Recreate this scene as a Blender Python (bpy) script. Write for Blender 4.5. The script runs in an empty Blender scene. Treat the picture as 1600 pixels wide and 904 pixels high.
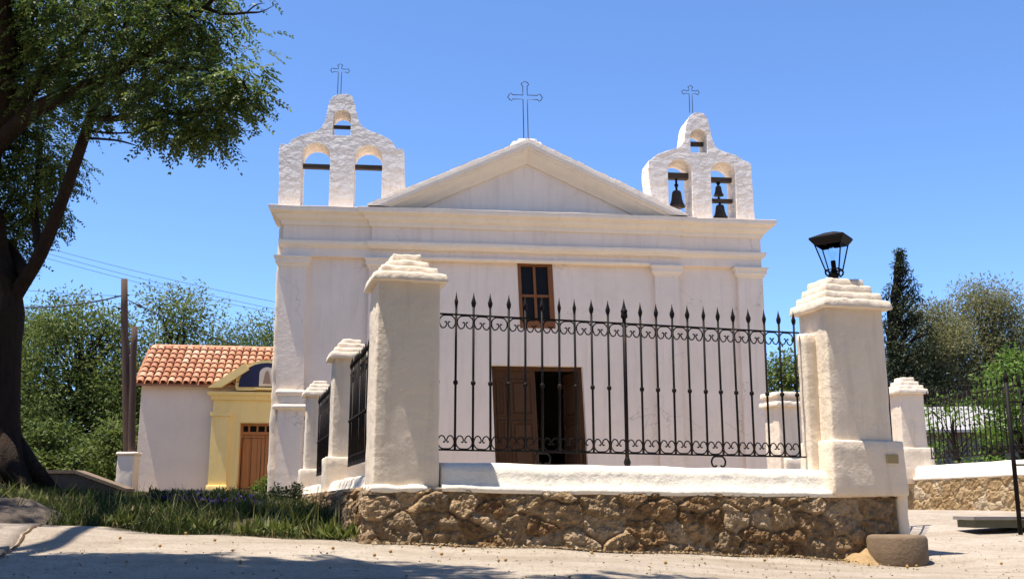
import bpy, bmesh, math, random
import numpy as np
from mathutils import Vector, Matrix, noise as mnoise
from mathutils.geometry import tessellate_polygon

R = math.radians
rng = np.random.default_rng(7)
random.seed(7)
S = bpy.context.scene
COL = S.collection

# ------------------------------------------------------------------ camera, sky, sun, exposure
FOC, TH = 1620.0, math.atan(333 / 1620.0)          # focal length in photo pixels, upward pitch
cam_d = bpy.data.cameras.new('camera'); cam = bpy.data.objects.new('camera', cam_d); COL.objects.link(cam)
cam_d.sensor_width = 36; cam_d.lens = FOC / 1600 * 36; cam_d.clip_end = 3000; cam_d.clip_start = 0.05
cam.location = (0, 0, 0); cam.rotation_euler = (R(90) + TH, 0, 0)
S.camera = cam

SUN_EL, SUN_AZ = R(74.8), R(17.3)                   # azimuth: from -X towards the viewer
sun_dir = Vector((-math.cos(SUN_EL) * math.cos(SUN_AZ), -math.cos(SUN_EL) * math.sin(SUN_AZ), math.sin(SUN_EL)))
w = bpy.data.worlds.new('World'); S.world = w; w.use_nodes = True
nt = w.node_tree; nt.nodes.clear()
sky = nt.nodes.new('ShaderNodeTexSky'); sky.sky_type = 'NISHITA'; sky.sun_disc = False
sky.sun_elevation = SUN_EL; sky.sun_rotation = math.atan2(sun_dir.x, sun_dir.y)
sky.altitude = 0; sky.air_density = 0.67; sky.dust_density = 0.0; sky.ozone_density = 9.5
bg = nt.nodes.new('ShaderNodeBackground'); bg.inputs['Strength'].default_value = 0.15
wo = nt.nodes.new('ShaderNodeOutputWorld')
nt.links.new(sky.outputs[0], bg.inputs[0]); nt.links.new(bg.outputs[0], wo.inputs[0])
sl = bpy.data.lights.new('sun', 'SUN'); sl.energy = 4.75; sl.angle = R(0.53); sl.color = (1.0, 0.91, 0.78)
so = bpy.data.objects.new('sun', sl); COL.objects.link(so)
so.rotation_euler = sun_dir.to_track_quat('Z', 'Y').to_euler(); so.location = (-10, -5, 40)
S.view_settings.view_transform = 'Standard'; S.view_settings.look = 'None'
S.view_settings.exposure = 0.95; S.view_settings.gamma = 1; S.view_settings.use_curve_mapping = False
S.cycles.max_bounces = 8; S.cycles.transparent_max_bounces = 12

# ------------------------------------------------------------------ survey helpers (photo measurements -> points on known planes)
def ray(px, py):
    u = (px - 800) / FOC; v = (452 - py) / FOC
    return (u, math.cos(TH) - v * math.sin(TH), math.sin(TH) + v * math.cos(TH))
def at(px, py, Y):
    x, y, z = ray(px, py); k = Y / y
    return Vector((x * k, Y, z * k))
def hit(px, py, P, deg, off=0.0):
    x, y, z = ray(px, py); c, s = math.cos(R(deg)), math.sin(R(deg))
    k = (P[0] * -s + P[1] * c + off) / (-x * s + y * c)
    return ((x * k - P[0]) * c + (y * k - P[1]) * s, z * k)

# ------------------------------------------------------------------ materials
def new_mat(name):
    m = bpy.data.materials.new(name); m.use_nodes = True
    t = m.node_tree; t.nodes.clear()
    o = t.nodes.new('ShaderNodeOutputMaterial'); p = t.nodes.new('ShaderNodeBsdfPrincipled')
    t.links.new(p.outputs[0], o.inputs[0])
    return m, t, p, o
def ramp(t, src, stops):
    r = t.nodes.new('ShaderNodeValToRGB'); e = r.color_ramp.elements
    while len(e) < len(stops): e.new(0.5)
    for i, (q, c) in enumerate(stops):
        e[i].position = q; e[i].color = (c[0], c[1], c[2], 1)
    t.links.new(src, r.inputs[0]); return r.outputs[0]
def nz(t, co, scale, detail=4, rough=0.55, stretch=None):
    n = t.nodes.new('ShaderNodeTexNoise'); n.inputs['Scale'].default_value = scale
    n.inputs['Detail'].default_value = detail; n.inputs['Roughness'].default_value = rough
    if stretch:
        mp = t.nodes.new('ShaderNodeMapping'); mp.inputs['Scale'].default_value = stretch
        t.links.new(co, mp.inputs[0]); co = mp.outputs[0]
    t.links.new(co, n.inputs['Vector']); return n.outputs['Fac']
def mixc(t, fac, a, b, mode='MIX'):
    m = t.nodes.new('ShaderNodeMix'); m.data_type = 'RGBA'; m.blend_type = mode
    for s_, v in ((0, fac), (6, a), (7, b)):
        if hasattr(v, 'links') or isinstance(v, bpy.types.NodeSocket): t.links.new(v, m.inputs[s_])
        elif s_ == 0: m.inputs[0].default_value = v
        else: m.inputs[s_].default_value = (v[0], v[1], v[2], 1)
    return m.outputs[2]
def bump(t, p, h, strength, dist, prev=None):
    b = t.nodes.new('ShaderNodeBump'); b.inputs['Strength'].default_value = strength; b.inputs['Distance'].default_value = dist
    t.links.new(h, b.inputs['Height'])
    if prev: t.links.new(prev, b.inputs['Normal'])
    return b.outputs[0]
def pos(t, obj=False):
    if obj: return t.nodes.new('ShaderNodeTexCoord').outputs['Object']
    return t.nodes.new('ShaderNodeNewGeometry').outputs['Position']
def attr(t, name='tint'):
    a = t.nodes.new('ShaderNodeAttribute'); a.attribute_name = name; return a.outputs['Fac']

def plaster(name, col, dirt=(0.55, 0.47, 0.38), dirt_amt=0.35, b1=0.25, b2=0.25, rough=0.9, brick=0.0, crack=False):
    m, t, p, o = new_mat(name); co = pos(t)
    big = nz(t, co, 1.1, 6, 0.62)
    streak = nz(t, co, 3.2, 6, 0.65, (2.2, 2.2, 0.20))
    spot = nz(t, co, 14, 4, 0.7)
    c = mixc(t, ramp(t, big, [(0.38, (0, 0, 0)), (0.75, (1, 1, 1))]), col, [q * 0.9 for q in col])
    k = ramp(t, streak, [(0.50, (0, 0, 0)), (0.78, (dirt_amt,) * 3)])
    c = mixc(t, k, c, dirt)
    k2 = ramp(t, spot, [(0.66, (0, 0, 0)), (0.80, (dirt_amt * 0.8,) * 3)])
    c = mixc(t, k2, c, dirt)
    if crack:
        vo = t.nodes.new('ShaderNodeTexVoronoi'); vo.feature = 'DISTANCE_TO_EDGE'; vo.inputs['Scale'].default_value = 0.55
        nd = t.nodes.new('ShaderNodeTexNoise'); nd.inputs['Scale'].default_value = 2.5; nd.inputs['Detail'].default_value = 6; t.links.new(co, nd.inputs['Vector'])
        av = t.nodes.new('ShaderNodeVectorMath'); av.operation = 'MULTIPLY_ADD'; av.inputs[1].default_value = (.9, .9, .9)
        t.links.new(nd.outputs['Color'], av.inputs[0]); t.links.new(co, av.inputs[2]); t.links.new(av.outputs[0], vo.inputs['Vector'])
        k3 = ramp(t, vo.outputs['Distance'], [(0.0, (0.5,) * 3), (0.006, (0, 0, 0))])
        k4 = ramp(t, nz(t, co, .8, 2), [(0.5, (0, 0, 0)), (0.6, (1, 1, 1))])
        c = mixc(t, mixc(t, 1.0, k3, k4, 'MULTIPLY'), c, (0.25, 0.2, 0.17))
    t.links.new(c, p.inputs['Base Color']); p.inputs['Roughness'].default_value = rough
    p.inputs['Specular IOR Level'].default_value = 0.2
    n = bump(t, p, nz(t, co, 7, 6, 0.6), b1, 0.05)
    n = bump(t, p, nz(t, co, 42, 4, 0.6), b2, 0.012, n)
    if brick:
        wv = t.nodes.new('ShaderNodeTexVoronoi'); wv.inputs['Scale'].default_value = 1.0
        mp = t.nodes.new('ShaderNodeMapping'); mp.inputs['Scale'].default_value = (3.6, 3.6, 5.8)
        t.links.new(co, mp.inputs[0])
        ns = t.nodes.new('ShaderNodeTexNoise'); ns.inputs['Scale'].default_value = 1.6
        t.links.new(mp.outputs[0], ns.inputs['Vector'])
        ad = t.nodes.new('ShaderNodeVectorMath'); ad.operation = 'ADD'
        t.links.new(mp.outputs[0], ad.inputs[0]); t.links.new(ns.outputs['Color'], ad.inputs[1])
        t.links.new(ad.outputs[0], wv.inputs['Vector'])
        n = bump(t, p, wv.outputs['Distance'], brick, -0.06, n)
    t.links.new(n, p.inputs['Normal'])
    return m

M = {}
M['white'] = plaster('whitewash', (0.82, 0.70, 0.56))
M['white_pillar'] = plaster('whitewash_pillar', (0.80, 0.69, 0.56), dirt=(0.40, 0.33, 0.25), dirt_amt=0.4, b1=0.4, b2=0.25)
M['white_belfry'] = plaster('whitewash_belfry', (0.86, 0.76, 0.65), dirt_amt=0.45, b1=0.7, b2=0.5, brick=0.8)
M['wall_white'] = plaster('facade_plaster', (0.86, 0.72, 0.58), dirt=(0.52, 0.41, 0.32), dirt_amt=0.34, b1=0.25, b2=0.18, crack=True)
M['cream'] = plaster('cream_plaster', (0.83, 0.72, 0.58), dirt=(0.6, 0.5, 0.38), dirt_amt=0.35)
M['chapel_white'] = plaster('chapel_plaster', (0.86, 0.71, 0.565), dirt_amt=0.15, b1=0.15, b2=0.1)
M['white_low'] = plaster('whitewash_sunlit', (0.85, 0.79, 0.69), dirt=(0.5, 0.42, 0.33), dirt_amt=0.4, b1=0.45, b2=0.15)  # sunlit copy of the whitewash, kept whiter where the pillars are warmed for shade
M['yellow'] = plaster('ochre_plaster', (0.92, 0.70, 0.29), dirt=(0.62, 0.44, 0.18), dirt_amt=0.3, b1=0.15, b2=0.1)

def simple(name, col, rough=0.6, metal=0.0, var=0.25, scale=8, stretch=None, b=0.2, bs=40, bd=0.01, spec=0.4):
    m, t, p, o = new_mat(name); co = pos(t, True)
    c = mixc(t, nz(t, co, scale, 5, 0.6, stretch), [q * (1 - var) for q in col], [min(1, q * (1 + var)) for q in col])
    t.links.new(c, p.inputs['Base Color']); p.inputs['Roughness'].default_value = rough; p.inputs['Metallic'].default_value = metal
    p.inputs['Specular IOR Level'].default_value = spec
    if b: t.links.new(bump(t, p, nz(t, co, bs, 4, 0.6, stretch), b, bd), p.inputs['Normal'])
    return m
M['iron'] = simple('painted_iron', (0.008, 0.006, 0.0055), 0.6, 0.0, 0.5, 20, b=0.3, bs=120, bd=0.003, spec=0.15)
def iron_mat():
    m, t, p, o = new_mat('worn_black_iron'); co = pos(t)
    c = mixc(t, ramp(t, nz(t, co, 9, 5, 0.7), [(0.55, (0, 0, 0)), (0.72, (1, 1, 1))]), (0.009, 0.007, 0.0065), (0.045, 0.022, 0.013))
    t.links.new(c, p.inputs['Base Color']); p.inputs['Roughness'].default_value = 0.65; p.inputs['Specular IOR Level'].default_value = 0.15; return m
M['iron'] = iron_mat()
M['wire'] = simple('wire', (0.02, 0.02, 0.022), 0.6, b=0)
M['cross'] = simple('cross_iron', (0.03, 0.035, 0.05), 0.5, 0.3, b=0)
M['bronze'] = simple('bronze', (0.05, 0.036, 0.028), 0.55, 0.5, 0.5, 9)
M['beam'] = simple('old_beam', (0.07, 0.05, 0.036), 0.9, 0, 0.5, 5, (1, 12, 12), 0.6, 30)
M['door'] = simple('dark_door_wood', (0.08, 0.039, 0.018), 0.75, 0, 0.5, 6, (10, 10, 0.7), 0.4, 24, spec=0.15)
M['window'] = simple('window_wood', (0.20, 0.072, 0.018), 0.7, 0, 0.35, 6, (8, 8, 0.8), 0.3, 24)
M['chapel_door'] = simple('orange_door_wood', (0.40, 0.165, 0.05), 0.55, 0, 0.35, 4, (9, 9, 0.6), 0.3, 20)
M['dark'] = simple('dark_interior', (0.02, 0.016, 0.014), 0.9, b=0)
M['pole'] = simple('pole_wood', (0.075, 0.045, 0.032), 0.9, 0, 0.4, 6, (8, 8, 0.5), 0.6, 30)
M['bark'] = simple('bark', (0.03, 0.021, 0.016), 0.95, 0, 0.55, 5, (3, 3, 0.6), 1.0, 14, 0.05, 0.1)
M['bark_grey'] = simple('grey_bark', (0.09, 0.075, 0.06), 0.95, 0, 0.4, 3, (2, 2, 0.5), 0.8, 10, 0.05, 0.1)
M['concrete'] = simple('weathered_concrete', (0.17, 0.12, 0.078), 0.92, 0, 0.35, 6, b=0.5, bs=30, bd=0.015)
M['concrete_dark'] = simple('dark_rock', (0.085, 0.066, 0.052), 0.95, 0, 0.45, 4, b=0.9, bs=12, bd=0.05)
M['slab_top'] = simple('grey_slab', (0.24, 0.22, 0.2), 0.85, b=0.3)
M['slab_green'] = simple('green_board', (0.11, 0.11, 0.07), 0.8, b=0.3)
M['roof_grey'] = simple('grey_roof', (0.32, 0.31, 0.31), 0.8, 0, 0.2, 2)
M['far_wall'] = simple('far_wall', (0.20, 0.185, 0.16), 0.9, 0, 0.25, 1)
M['plaque'] = simple('brass_plaque', (0.30, 0.24, 0.12), 0.6, 0.2)
M['fruit'] = simple('fallen_fruit', (0.32, 0.19, 0.05), 0.7)
M['tile_blue'] = simple('blue_tiles', (0.016, 0.016, 0.055), 0.3, 0, 0.3, 12, b=0)
M['tile_pic'] = simple('picture_tiles', (0.62, 0.55, 0.45), 0.35, 0, 0.15, 12, b=0)
M['robe'] = simple('robe_glaze', (0.30, 0.19, 0.13), 0.4, 0, 0.4, 18, b=0)

def tinted(name, stops, rough=0.9, b=0.5, bs=30, bd=0.02, var=0.3, vs=14, transl=0.0, spec=0.2, world=True):
    m, t, p, o = new_mat(name); co = pos(t, not world)
    c = ramp(t, attr(t), stops)
    if var:
        c = mixc(t, nz(t, co, vs, 5, 0.65), c, (0, 0, 0), 'MIX') if False else mixc(t, 1.0, c, ramp(t, nz(t, co, vs, 5, 0.65), [(0.3, (1 - var,) * 3), (0.7, (1 + 0 * var,) * 3)]), 'MULTIPLY')
    t.links.new(c, p.inputs['Base Color']); p.inputs['Roughness'].default_value = rough; p.inputs['Specular IOR Level'].default_value = spec
    if b: t.links.new(bump(t, p, nz(t, co, bs, 5, 0.65), b, bd), p.inputs['Normal'])
    if transl:
        tr = t.nodes.new('ShaderNodeBsdfTranslucent'); t.links.new(c, tr.inputs[0])
        mx = t.nodes.new('ShaderNodeMixShader'); mx.inputs[0].default_value = transl
        t.links.new(p.outputs[0], mx.inputs[1]); t.links.new(tr.outputs[0], mx.inputs[2]); t.links.new(mx.outputs[0], o.inputs[0])
    return m
M['rubble'] = tinted('rubble_stone', [(0.0, (0.22, 0.13, 0.065)), (0.25, (0.40, 0.245, 0.12)), (0.42, (0.36, 0.27, 0.175)), (0.62, (0.52, 0.35, 0.19)), (0.93, (0.60, 0.46, 0.31)), (1.0, (0.80, 0.72, 0.62))], b=1.0, bs=34, bd=0.05, var=0.5, vs=11)
M['rubble_pale'] = tinted('pale_rubble', [(0.0, (0.30, 0.20, 0.10)), (0.5, (0.42, 0.30, 0.16)), (0.9, (0.48, 0.39, 0.27)), (1.0, (0.8, 0.75, 0.7))], b=0.8, bs=20, bd=0.03)
M['tile'] = tinted('clay_tile', [(0.0, (0.44, 0.19, 0.105)), (0.5, (0.60, 0.30, 0.175)), (1.0, (0.68, 0.45, 0.31))], b=0.4, bs=25, var=0.35, vs=5)
M['leaf_big'] = tinted('leaf_dark', [(0, (0.032, 0.056, 0.013)), (0.6, (0.075, 0.125, 0.026)), (1, (0.20, 0.25, 0.058))], 0.5, 0, var=0, transl=0.45, spec=0.4)
M['leaf_olive'] = tinted('leaf_olive', [(0, (0.056, 0.088, 0.022)), (0.6, (0.125, 0.165, 0.038)), (1, (0.225, 0.25, 0.062))], 0.6, 0, var=0, transl=0.4)
M['leaf_euc'] = tinted('leaf_grey_olive', [(0, (0.13, 0.135, 0.058)), (0.6, (0.205, 0.20, 0.085)), (1, (0.28, 0.255, 0.12))], 0.6, 0, var=0, transl=0.35)
M['leaf_conifer'] = tinted('leaf_conifer', [(0, (0.018, 0.028, 0.014)), (1, (0.065, 0.075, 0.03))], 0.7, 0, var=0, transl=0.1)
M['leaf_bright'] = tinted('leaf_bright', [(0, (0.06, 0.12, 0.02)), (1, (0.17, 0.27, 0.045))], 0.5, 0, var=0, transl=0.35)
M['grass'] = tinted('grass_blades', [(0, (0.022, 0.032, 0.009)), (0.45, (0.046, 0.066, 0.014)), (0.78, (0.115, 0.145, 0.03)), (0.92, (0.20, 0.19, 0.06)), (1, (0.34, 0.28, 0.14))], 0.6, 0, var=0, transl=0.3)
M['petal'] = tinted('purple_petals', [(0, (0.07, 0.04, 0.20)), (1, (0.16, 0.10, 0.38))], 0.6, 0, var=0, transl=0.3)
M['gravel'] = tinted('gravel_bits', [(0, (0.16, 0.11, 0.06)), (0.6, (0.30, 0.24, 0.17)), (1, (0.5, 0.42, 0.3))], 0.9, 0, var=0)

M['sand'] = simple('loose_sand', (0.36, 0.245, 0.125), 0.95, 0, 0.35, 25, b=0.9, bs=60, bd=0.02)
M['litter'] = tinted('dry_leaves', [(0, (0.08, 0.045, 0.02)), (0.6, (0.20, 0.12, 0.05)), (1, (0.36, 0.27, 0.12))], 0.8, 0, var=0)
def ground_mat():
    m, t, p, o = new_mat('earth_ground'); co = pos(t)
    big = nz(t, co, 0.55, 6, 0.6); mid = nz(t, co, 5, 6, 0.7); fine = nz(t, co, 38, 6, 0.8); grit = nz(t, co, 85, 3, 0.7)
    c = ramp(t, big, [(0.3, (0.41, 0.35, 0.285)), (0.7, (0.55, 0.49, 0.415))])
    c = mixc(t, 1.0, c, ramp(t, mid, [(0.3, (0.80, 0.78, 0.76)), (0.65, (1, 1, 1))]), 'MULTIPLY')
    c = mixc(t, 1.0, c, ramp(t, fine, [(0.32, (0.50, 0.46, 0.42)), (0.50, (0.98, 0.98, 0.98)), (0.7, (1, 1, 1))]), 'MULTIPLY')
    c = mixc(t, ramp(t, grit, [(0.64, (0, 0, 0)), (0.70, (0.7, 0.7, 0.7))]), c, (0.17, 0.12, 0.08))
    c = mixc(t, ramp(t, nz(t, co, 60, 3, 0.7, (1, 1.4, 1)), [(0.66, (0, 0, 0)), (0.72, (0.7, 0.7, 0.7))]), c, (0.62, 0.56, 0.48))
    wide = nz(t, co, 1.3, 5, 0.6, (.35, 1.6, 1))
    c = mixc(t, 1.0, c, ramp(t, wide, [(0.35, (0.80, 0.77, 0.73)), (0.6, (1, 1, 1))]), 'MULTIPLY')
    soil = mixc(t, mid, (0.055, 0.045, 0.025), (0.10, 0.085, 0.045))
    c = mixc(t, attr(t), c, soil)
    t.links.new(c, p.inputs['Base Color']); p.inputs['Roughness'].default_value = 0.95; p.inputs['Specular IOR Level'].default_value = 0.1
    n = bump(t, p, mid, 0.3, 0.04); n = bump(t, p, fine, 0.9, 0.02, n)
    t.links.new(n, p.inputs['Normal']); return m
M['ground'] = ground_mat()
def pave_mat():
    m, t, p, o = new_mat('old_pavement'); co = pos(t)
    mid = nz(t, co, 3, 6, 0.65); fine = nz(t, co, 40, 6, 0.8)
    c = ramp(t, mid, [(0.3, (0.27, 0.225, 0.185)), (0.7, (0.38, 0.325, 0.27))])
    c = mixc(t, 1.0, c, ramp(t, fine, [(0.3, (0.50, 0.47, 0.45)), (0.52, (1, 1, 1))]), 'MULTIPLY')
    t.links.new(c, p.inputs['Base Color']); p.inputs['Roughness'].default_value = 0.95; p.inputs['Specular IOR Level'].default_value = 0.1
    t.links.new(bump(t, p, fine, 0.8, 0.02), p.inputs['Normal']); return m
M['pave'] = pave_mat()
def glass_mat():
    m, t, p, o = new_mat('lantern_glass')
    p.inputs['Base Color'].default_value = (0.9, 0.95, 0.97, 1); p.inputs['Roughness'].default_value = 0.08
    p.inputs['Transmission Weight'].default_value = 1.0; p.inputs['IOR'].default_value = 1.02; return m
M['glass'] = glass_mat()
def pane_mat():
    m, t, p, o = new_mat('dark_window_pane')
    p.inputs['Base Color'].default_value = (0.012, 0.010, 0.009, 1); p.inputs['Roughness'].default_value = 0.3; p.inputs['Specular IOR Level'].default_value = 0.12; return m
M['pane'] = pane_mat()

# ------------------------------------------------------------------ mesh helpers
class MB:
    def __init__(s): s.v = []; s.f = []; s.t = []; s.sm = []
    def add(s, V, F, tint=0.5, smooth=False):
        o = len(s.v); s.v.extend([tuple(q) for q in V]); s.f.extend([tuple(i + o for i in f) for f in F])
        s.t.extend([tint] * len(V) if not hasattr(tint, '__len__') else list(tint)); s.sm.extend([smooth] * len(F)); return s
    def box(s, x0, x1, y0, y1, z0, z1, sh=0.0, zr=0.0, tint=0.5):
        V = [(x + sh * (z - zr), y, z) for z in (z0, z1) for y in (y0, y1) for x in (x0, x1)]
        return s.add(V, [(0, 2, 3, 1), (4, 5, 7, 6), (0, 1, 5, 4), (2, 6, 7, 3), (0, 4, 6, 2), (1, 3, 7, 5)], tint)
    def tube(s, pts, rad, n=8, tint=0.5, cap=True, closed=False):
        P = [Vector(p) for p in pts]; m = len(P)
        if not hasattr(rad, '__len__'): rad = [rad] * m
        V = []; prev = None
        for i in range(m):
            a = P[(i - 1) % m] if (closed or i > 0) else P[0]; b = P[(i + 1) % m] if (closed or i < m - 1) else P[-1]
            d = (b - a).normalized() if (b - a).length > 1e-9 else Vector((0, 0, 1))
            if prev is None: u = d.orthogonal().normalized()
            else:
                u = prev - d * prev.dot(d); u = u.normalized() if u.length > 1e-6 else d.orthogonal().normalized()
            prev = u; w_ = d.cross(u)
            for k in range(n):
                q = 2 * math.pi * k / n; V.append(P[i] + (u * math.cos(q) + w_ * math.sin(q)) * rad[i])
        F = []
        for i in range(m if closed else m - 1):
            j = (i + 1) % m
            for k in range(n):
                F.append((i * n + k, i * n + (k + 1) % n, j * n + (k + 1) % n, j * n + k))
        if cap and not closed:
            F.append(tuple(range(n - 1, -1, -1))); F.append(tuple((m - 1) * n + k for k in range(n)))
        return s.add(V, F, tint, n > 4)
    def lathe(s, prof, n=20, c=(0, 0, 0), tint=0.5):
        V = []; F = []; m = len(prof)
        for r, z in prof:
            for k in range(n):
                q = 2 * math.pi * k / n; V.append((c[0] + r * math.cos(q), c[1] + r * math.sin(q), c[2] + z))
        for i in range(m - 1):
            for k in range(n): F.append((i * n + k, i * n + (k + 1) % n, (i + 1) * n + (k + 1) % n, (i + 1) * n + k))
        F.append(tuple(range(n - 1, -1, -1))); F.append(tuple((m - 1) * n + k for k in range(n)))
        return s.add(V, F, tint, True)
    def plate(s, outer, holes, y0, y1, tint=0.5):
        # (x, z) outline with holes, from y0 (front) to y1 (back)
        loops = [outer] + list(holes)
        pts = [p for l in loops for p in l]; N = len(pts)
        tri = tessellate_polygon([[Vector((p[0], p[1], 0)) for p in l] for l in loops])
        V = [(p[0], y0, p[1]) for p in pts] + [(p[0], y1, p[1]) for p in pts]; F = []
        for a, b, c in tri:
            A, B, C_ = pts[a], pts[b], pts[c]
            ar = (B[0] - A[0]) * (C_[1] - A[1]) - (C_[0] - A[0]) * (B[1] - A[1])
            if ar < 0: b, c = c, b
            F.append((a, b, c)); F.append((c + N, b + N, a + N))
        o = 0
        for li, l in enumerate(loops):
            n = len(l); area = sum(l[i][0] * l[(i + 1) % n][1] - l[(i + 1) % n][0] * l[i][1] for i in range(n))
            flip = (area > 0) == (li == 0)
            for i in range(n):
                a, b = o + i, o + (i + 1) % n
                F.append((a, a + N, b + N, b) if flip else (a, b, b + N, a + N))
            o += n
        return s.add(V, F, tint)
    def sweep(s, path, prof, tint=0.5):
        # horizontal path [(x, y)], profile [(outward, z)]; outward = right-hand side of travel
        n = len(path); V = []; m = len(prof)
        for i in range(n):
            p = Vector(path[i]); a = (p - Vector(path[i - 1])).normalized() if i else None
            b = (Vector(path[i + 1]) - p).normalized() if i < n - 1 else None
            a = a or b; b = b or a
            na, nb = Vector((a.y, -a.x)), Vector((b.y, -b.x)); q = na + nb
            q = q / max(0.2, q.dot(na)) if q.length > 1e-6 else na
            for o_, z in prof: V.append((p.x + q.x * o_, p.y + q.y * o_, z))
        F = [(i * m + k, (i + 1) * m + k, (i + 1) * m + (k + 1) % m, i * m + (k + 1) % m) for i in range(n - 1) for k in range(m)]
        F.append(tuple(range(m))); F.append(tuple((n - 1) * m + k for k in range(m - 1, -1, -1)))
        return s.add(V, F, tint)
    def wobble(s, amp=.008, f=1.7, seed=0.0):
        s.v = [tuple(Vector(v) + Vector((mnoise.noise(Vector(v) * f + Vector((seed, 0, 0))), mnoise.noise(Vector(v) * f + Vector((9, seed, 0))), mnoise.noise(Vector(v) * f + Vector((0, 4, seed))))) * amp) for v in s.v]; return s
    def softbox(s, c, size, r=0.03, step=0.06, amp=0.006, freq=5.0, taper=0.0, seed=0.0, tint=0.5, batter_f=0.0):
        # rounded, slightly lumpy plastered block: centre of its base c, size (x, y, z)
        hx, hy, hz = [q / 2 for q in size]; r = min(r, hx * .9, hy * .9, hz * .9)
        nx, ny, nz_ = [max(3, min(40, int(round(q / step)))) for q in size]
        idx = {}; V = []; F = []
        def lin(i, n, h):
            u = -1 + 2 * i / n
            if i == 1: u = -1 + 0.8 * r / h
            elif i == n - 1: u = 1 - 0.8 * r / h
            return u * h
        def vert(i, j, k):
            key = (i, j, k)
            if key in idx: return idx[key]
            p = Vector((lin(i, nx, hx), lin(j, ny, hy), lin(k, nz_, hz)))
            q = Vector((max(-hx + r, min(hx - r, p.x)), max(-hy + r, min(hy - r, p.y)), max(-hz + r, min(hz - r, p.z))))
            d = p - q; d = d.normalized() if d.length > 1e-9 else Vector((0, 0, 1))
            p = q + d * r if (p - q).length > 1e-9 else p
            hh = (p.z + hz) / size[2]
            sc = 1 - taper * hh
            w_ = Vector((p.x * sc, p.y * sc + batter_f * hh, p.z + hz)) + Vector(c)
            nn = mnoise.noise(w_ * freq + Vector((seed, seed * 2, 0))) + .5 * mnoise.noise(w_ * freq * 2.7 + Vector((seed, 0, seed)))
            w_ += d * amp * nn
            idx[key] = len(V); V.append(w_); return idx[key]
        def face(fn, n1, n2, flip):
            for a in range(n1):
                for b in range(n2):
                    f = (fn(a, b), fn(a + 1, b), fn(a + 1, b + 1), fn(a, b + 1)); F.append(f[::-1] if flip else f)
        face(lambda a, b: vert(a, b, 0), nx, ny, True); face(lambda a, b: vert(a, b, nz_), nx, ny, False)
        face(lambda a, b: vert(a, 0, b), nx, nz_, False); face(lambda a, b: vert(a, ny, b), nx, nz_, True)
        face(lambda a, b: vert(0, a, b), ny, nz_, True); face(lambda a, b: vert(nx, a, b), ny, nz_, False)
        return s.add(V, F, tint, True)
    def build(s, name, mat, parent=None, loc=(0, 0, 0), rot=0.0):
        me = bpy.data.meshes.new(name); me.from_pydata(s.v, [], s.f); me.update()
        me.polygons.foreach_set('use_smooth', s.sm)
        a = me.attributes.new('tint', 'FLOAT', 'POINT'); a.data.foreach_set('value', [float(q) for q in s.t])
        return link(name, me, mat, parent, loc, rot)
def link(name, me, mat, parent=None, loc=(0, 0, 0), rot=0.0):
    if mat: me.materials.append(mat)
    o = bpy.data.objects.new(name, me); COL.objects.link(o); o.location = loc; o.rotation_euler = (0, 0, rot)
    if parent: o.parent = parent
    return o
def mesh_np(name, V, n_per, mat, tint, parent=None, F=None, smooth=False):
    # V (N,3); faces = consecutive groups of n_per verts unless F given as (M, n_per)
    me = bpy.data.meshes.new(name); V = np.asarray(V, np.float32)
    if F is None: F = np.arange(len(V), dtype=np.int32).reshape(-1, n_per)
    F = np.asarray(F, np.int32); nf = len(F)
    me.vertices.add(len(V)); me.vertices.foreach_set('co', V.ravel())
    me.loops.add(F.size); me.loops.foreach_set('vertex_index', F.ravel())
    me.polygons.add(nf); me.polygons.foreach_set('loop_start', np.arange(nf, dtype=np.int32) * F.shape[1])
    me.polygons.foreach_set('use_smooth', np.full(nf, smooth))
    me.update(calc_edges=True)
    a = me.attributes.new('tint', 'FLOAT', 'POINT'); a.data.foreach_set('value', np.asarray(tint, np.float32))
    return link(name, me, mat, parent)
def tag(o, label=None, cat=None, group=None, kind=None):
    for k, v in (('label', label), ('category', cat), ('group', group), ('kind', kind)):
        if v: o[k] = v
    return o
def thing(name, label, cat, loc=(0, 0, 0), deg=0.0, group=None):
    o = bpy.data.objects.new(name, None); COL.objects.link(o); o.location = loc; o.rotation_euler = (0, 0, R(deg))
    o.empty_display_size = 0.2
    return tag(o, label, cat, group)
def dup(o, parent, loc=None, rot=None):
    c = o.copy(); COL.objects.link(c); c.parent = parent
    if loc is not None: c.location = loc
    if rot is not None: c.rotation_euler = rot
    return c
def catmull(pts, n=6):
    P = [Vector(p) for p in pts]; out = []
    for i in range(len(P) - 1):
        a, b, c, d = P[max(0, i - 1)], P[i], P[i + 1], P[min(len(P) - 1, i + 2)]
        for k in range(n):
            t = k / n
            out.append(0.5 * ((2 * b) + (c - a) * t + (2 * a - 5 * b + 4 * c - d) * t * t + (3 * b - a - 3 * c + d) * t ** 3))
    out.append(P[-1]); return out

# ------------------------------------------------------------------ survey frames
FA = 15.0                                            # yard fence
A0 = at(686, 702, 9.0); A0 = Vector((A0.x, A0.y, 0))
E1 = Vector((math.cos(R(FA)), math.sin(R(FA)), 0)); E2 = Vector((-math.sin(R(FA)), math.cos(R(FA)), 0))
def yard(s, t, z=0.0): return A0 + E1 * s + E2 * t + Vector((0, 0, z))
CA = 6.5                                             # church
c0 = at(427, 700, 22.5); C0 = Vector((c0.x, c0.y, 0))
def ch(px, py, off=0.0): return hit(px, py, C0, CA, off)
KA = 9.0                                             # chapel
k0 = at(218, 650, 30.0); K0 = Vector((k0.x, k0.y, 0))
def ck(px, py, off=0.0): return hit(px, py, K0, KA, off)

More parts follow.
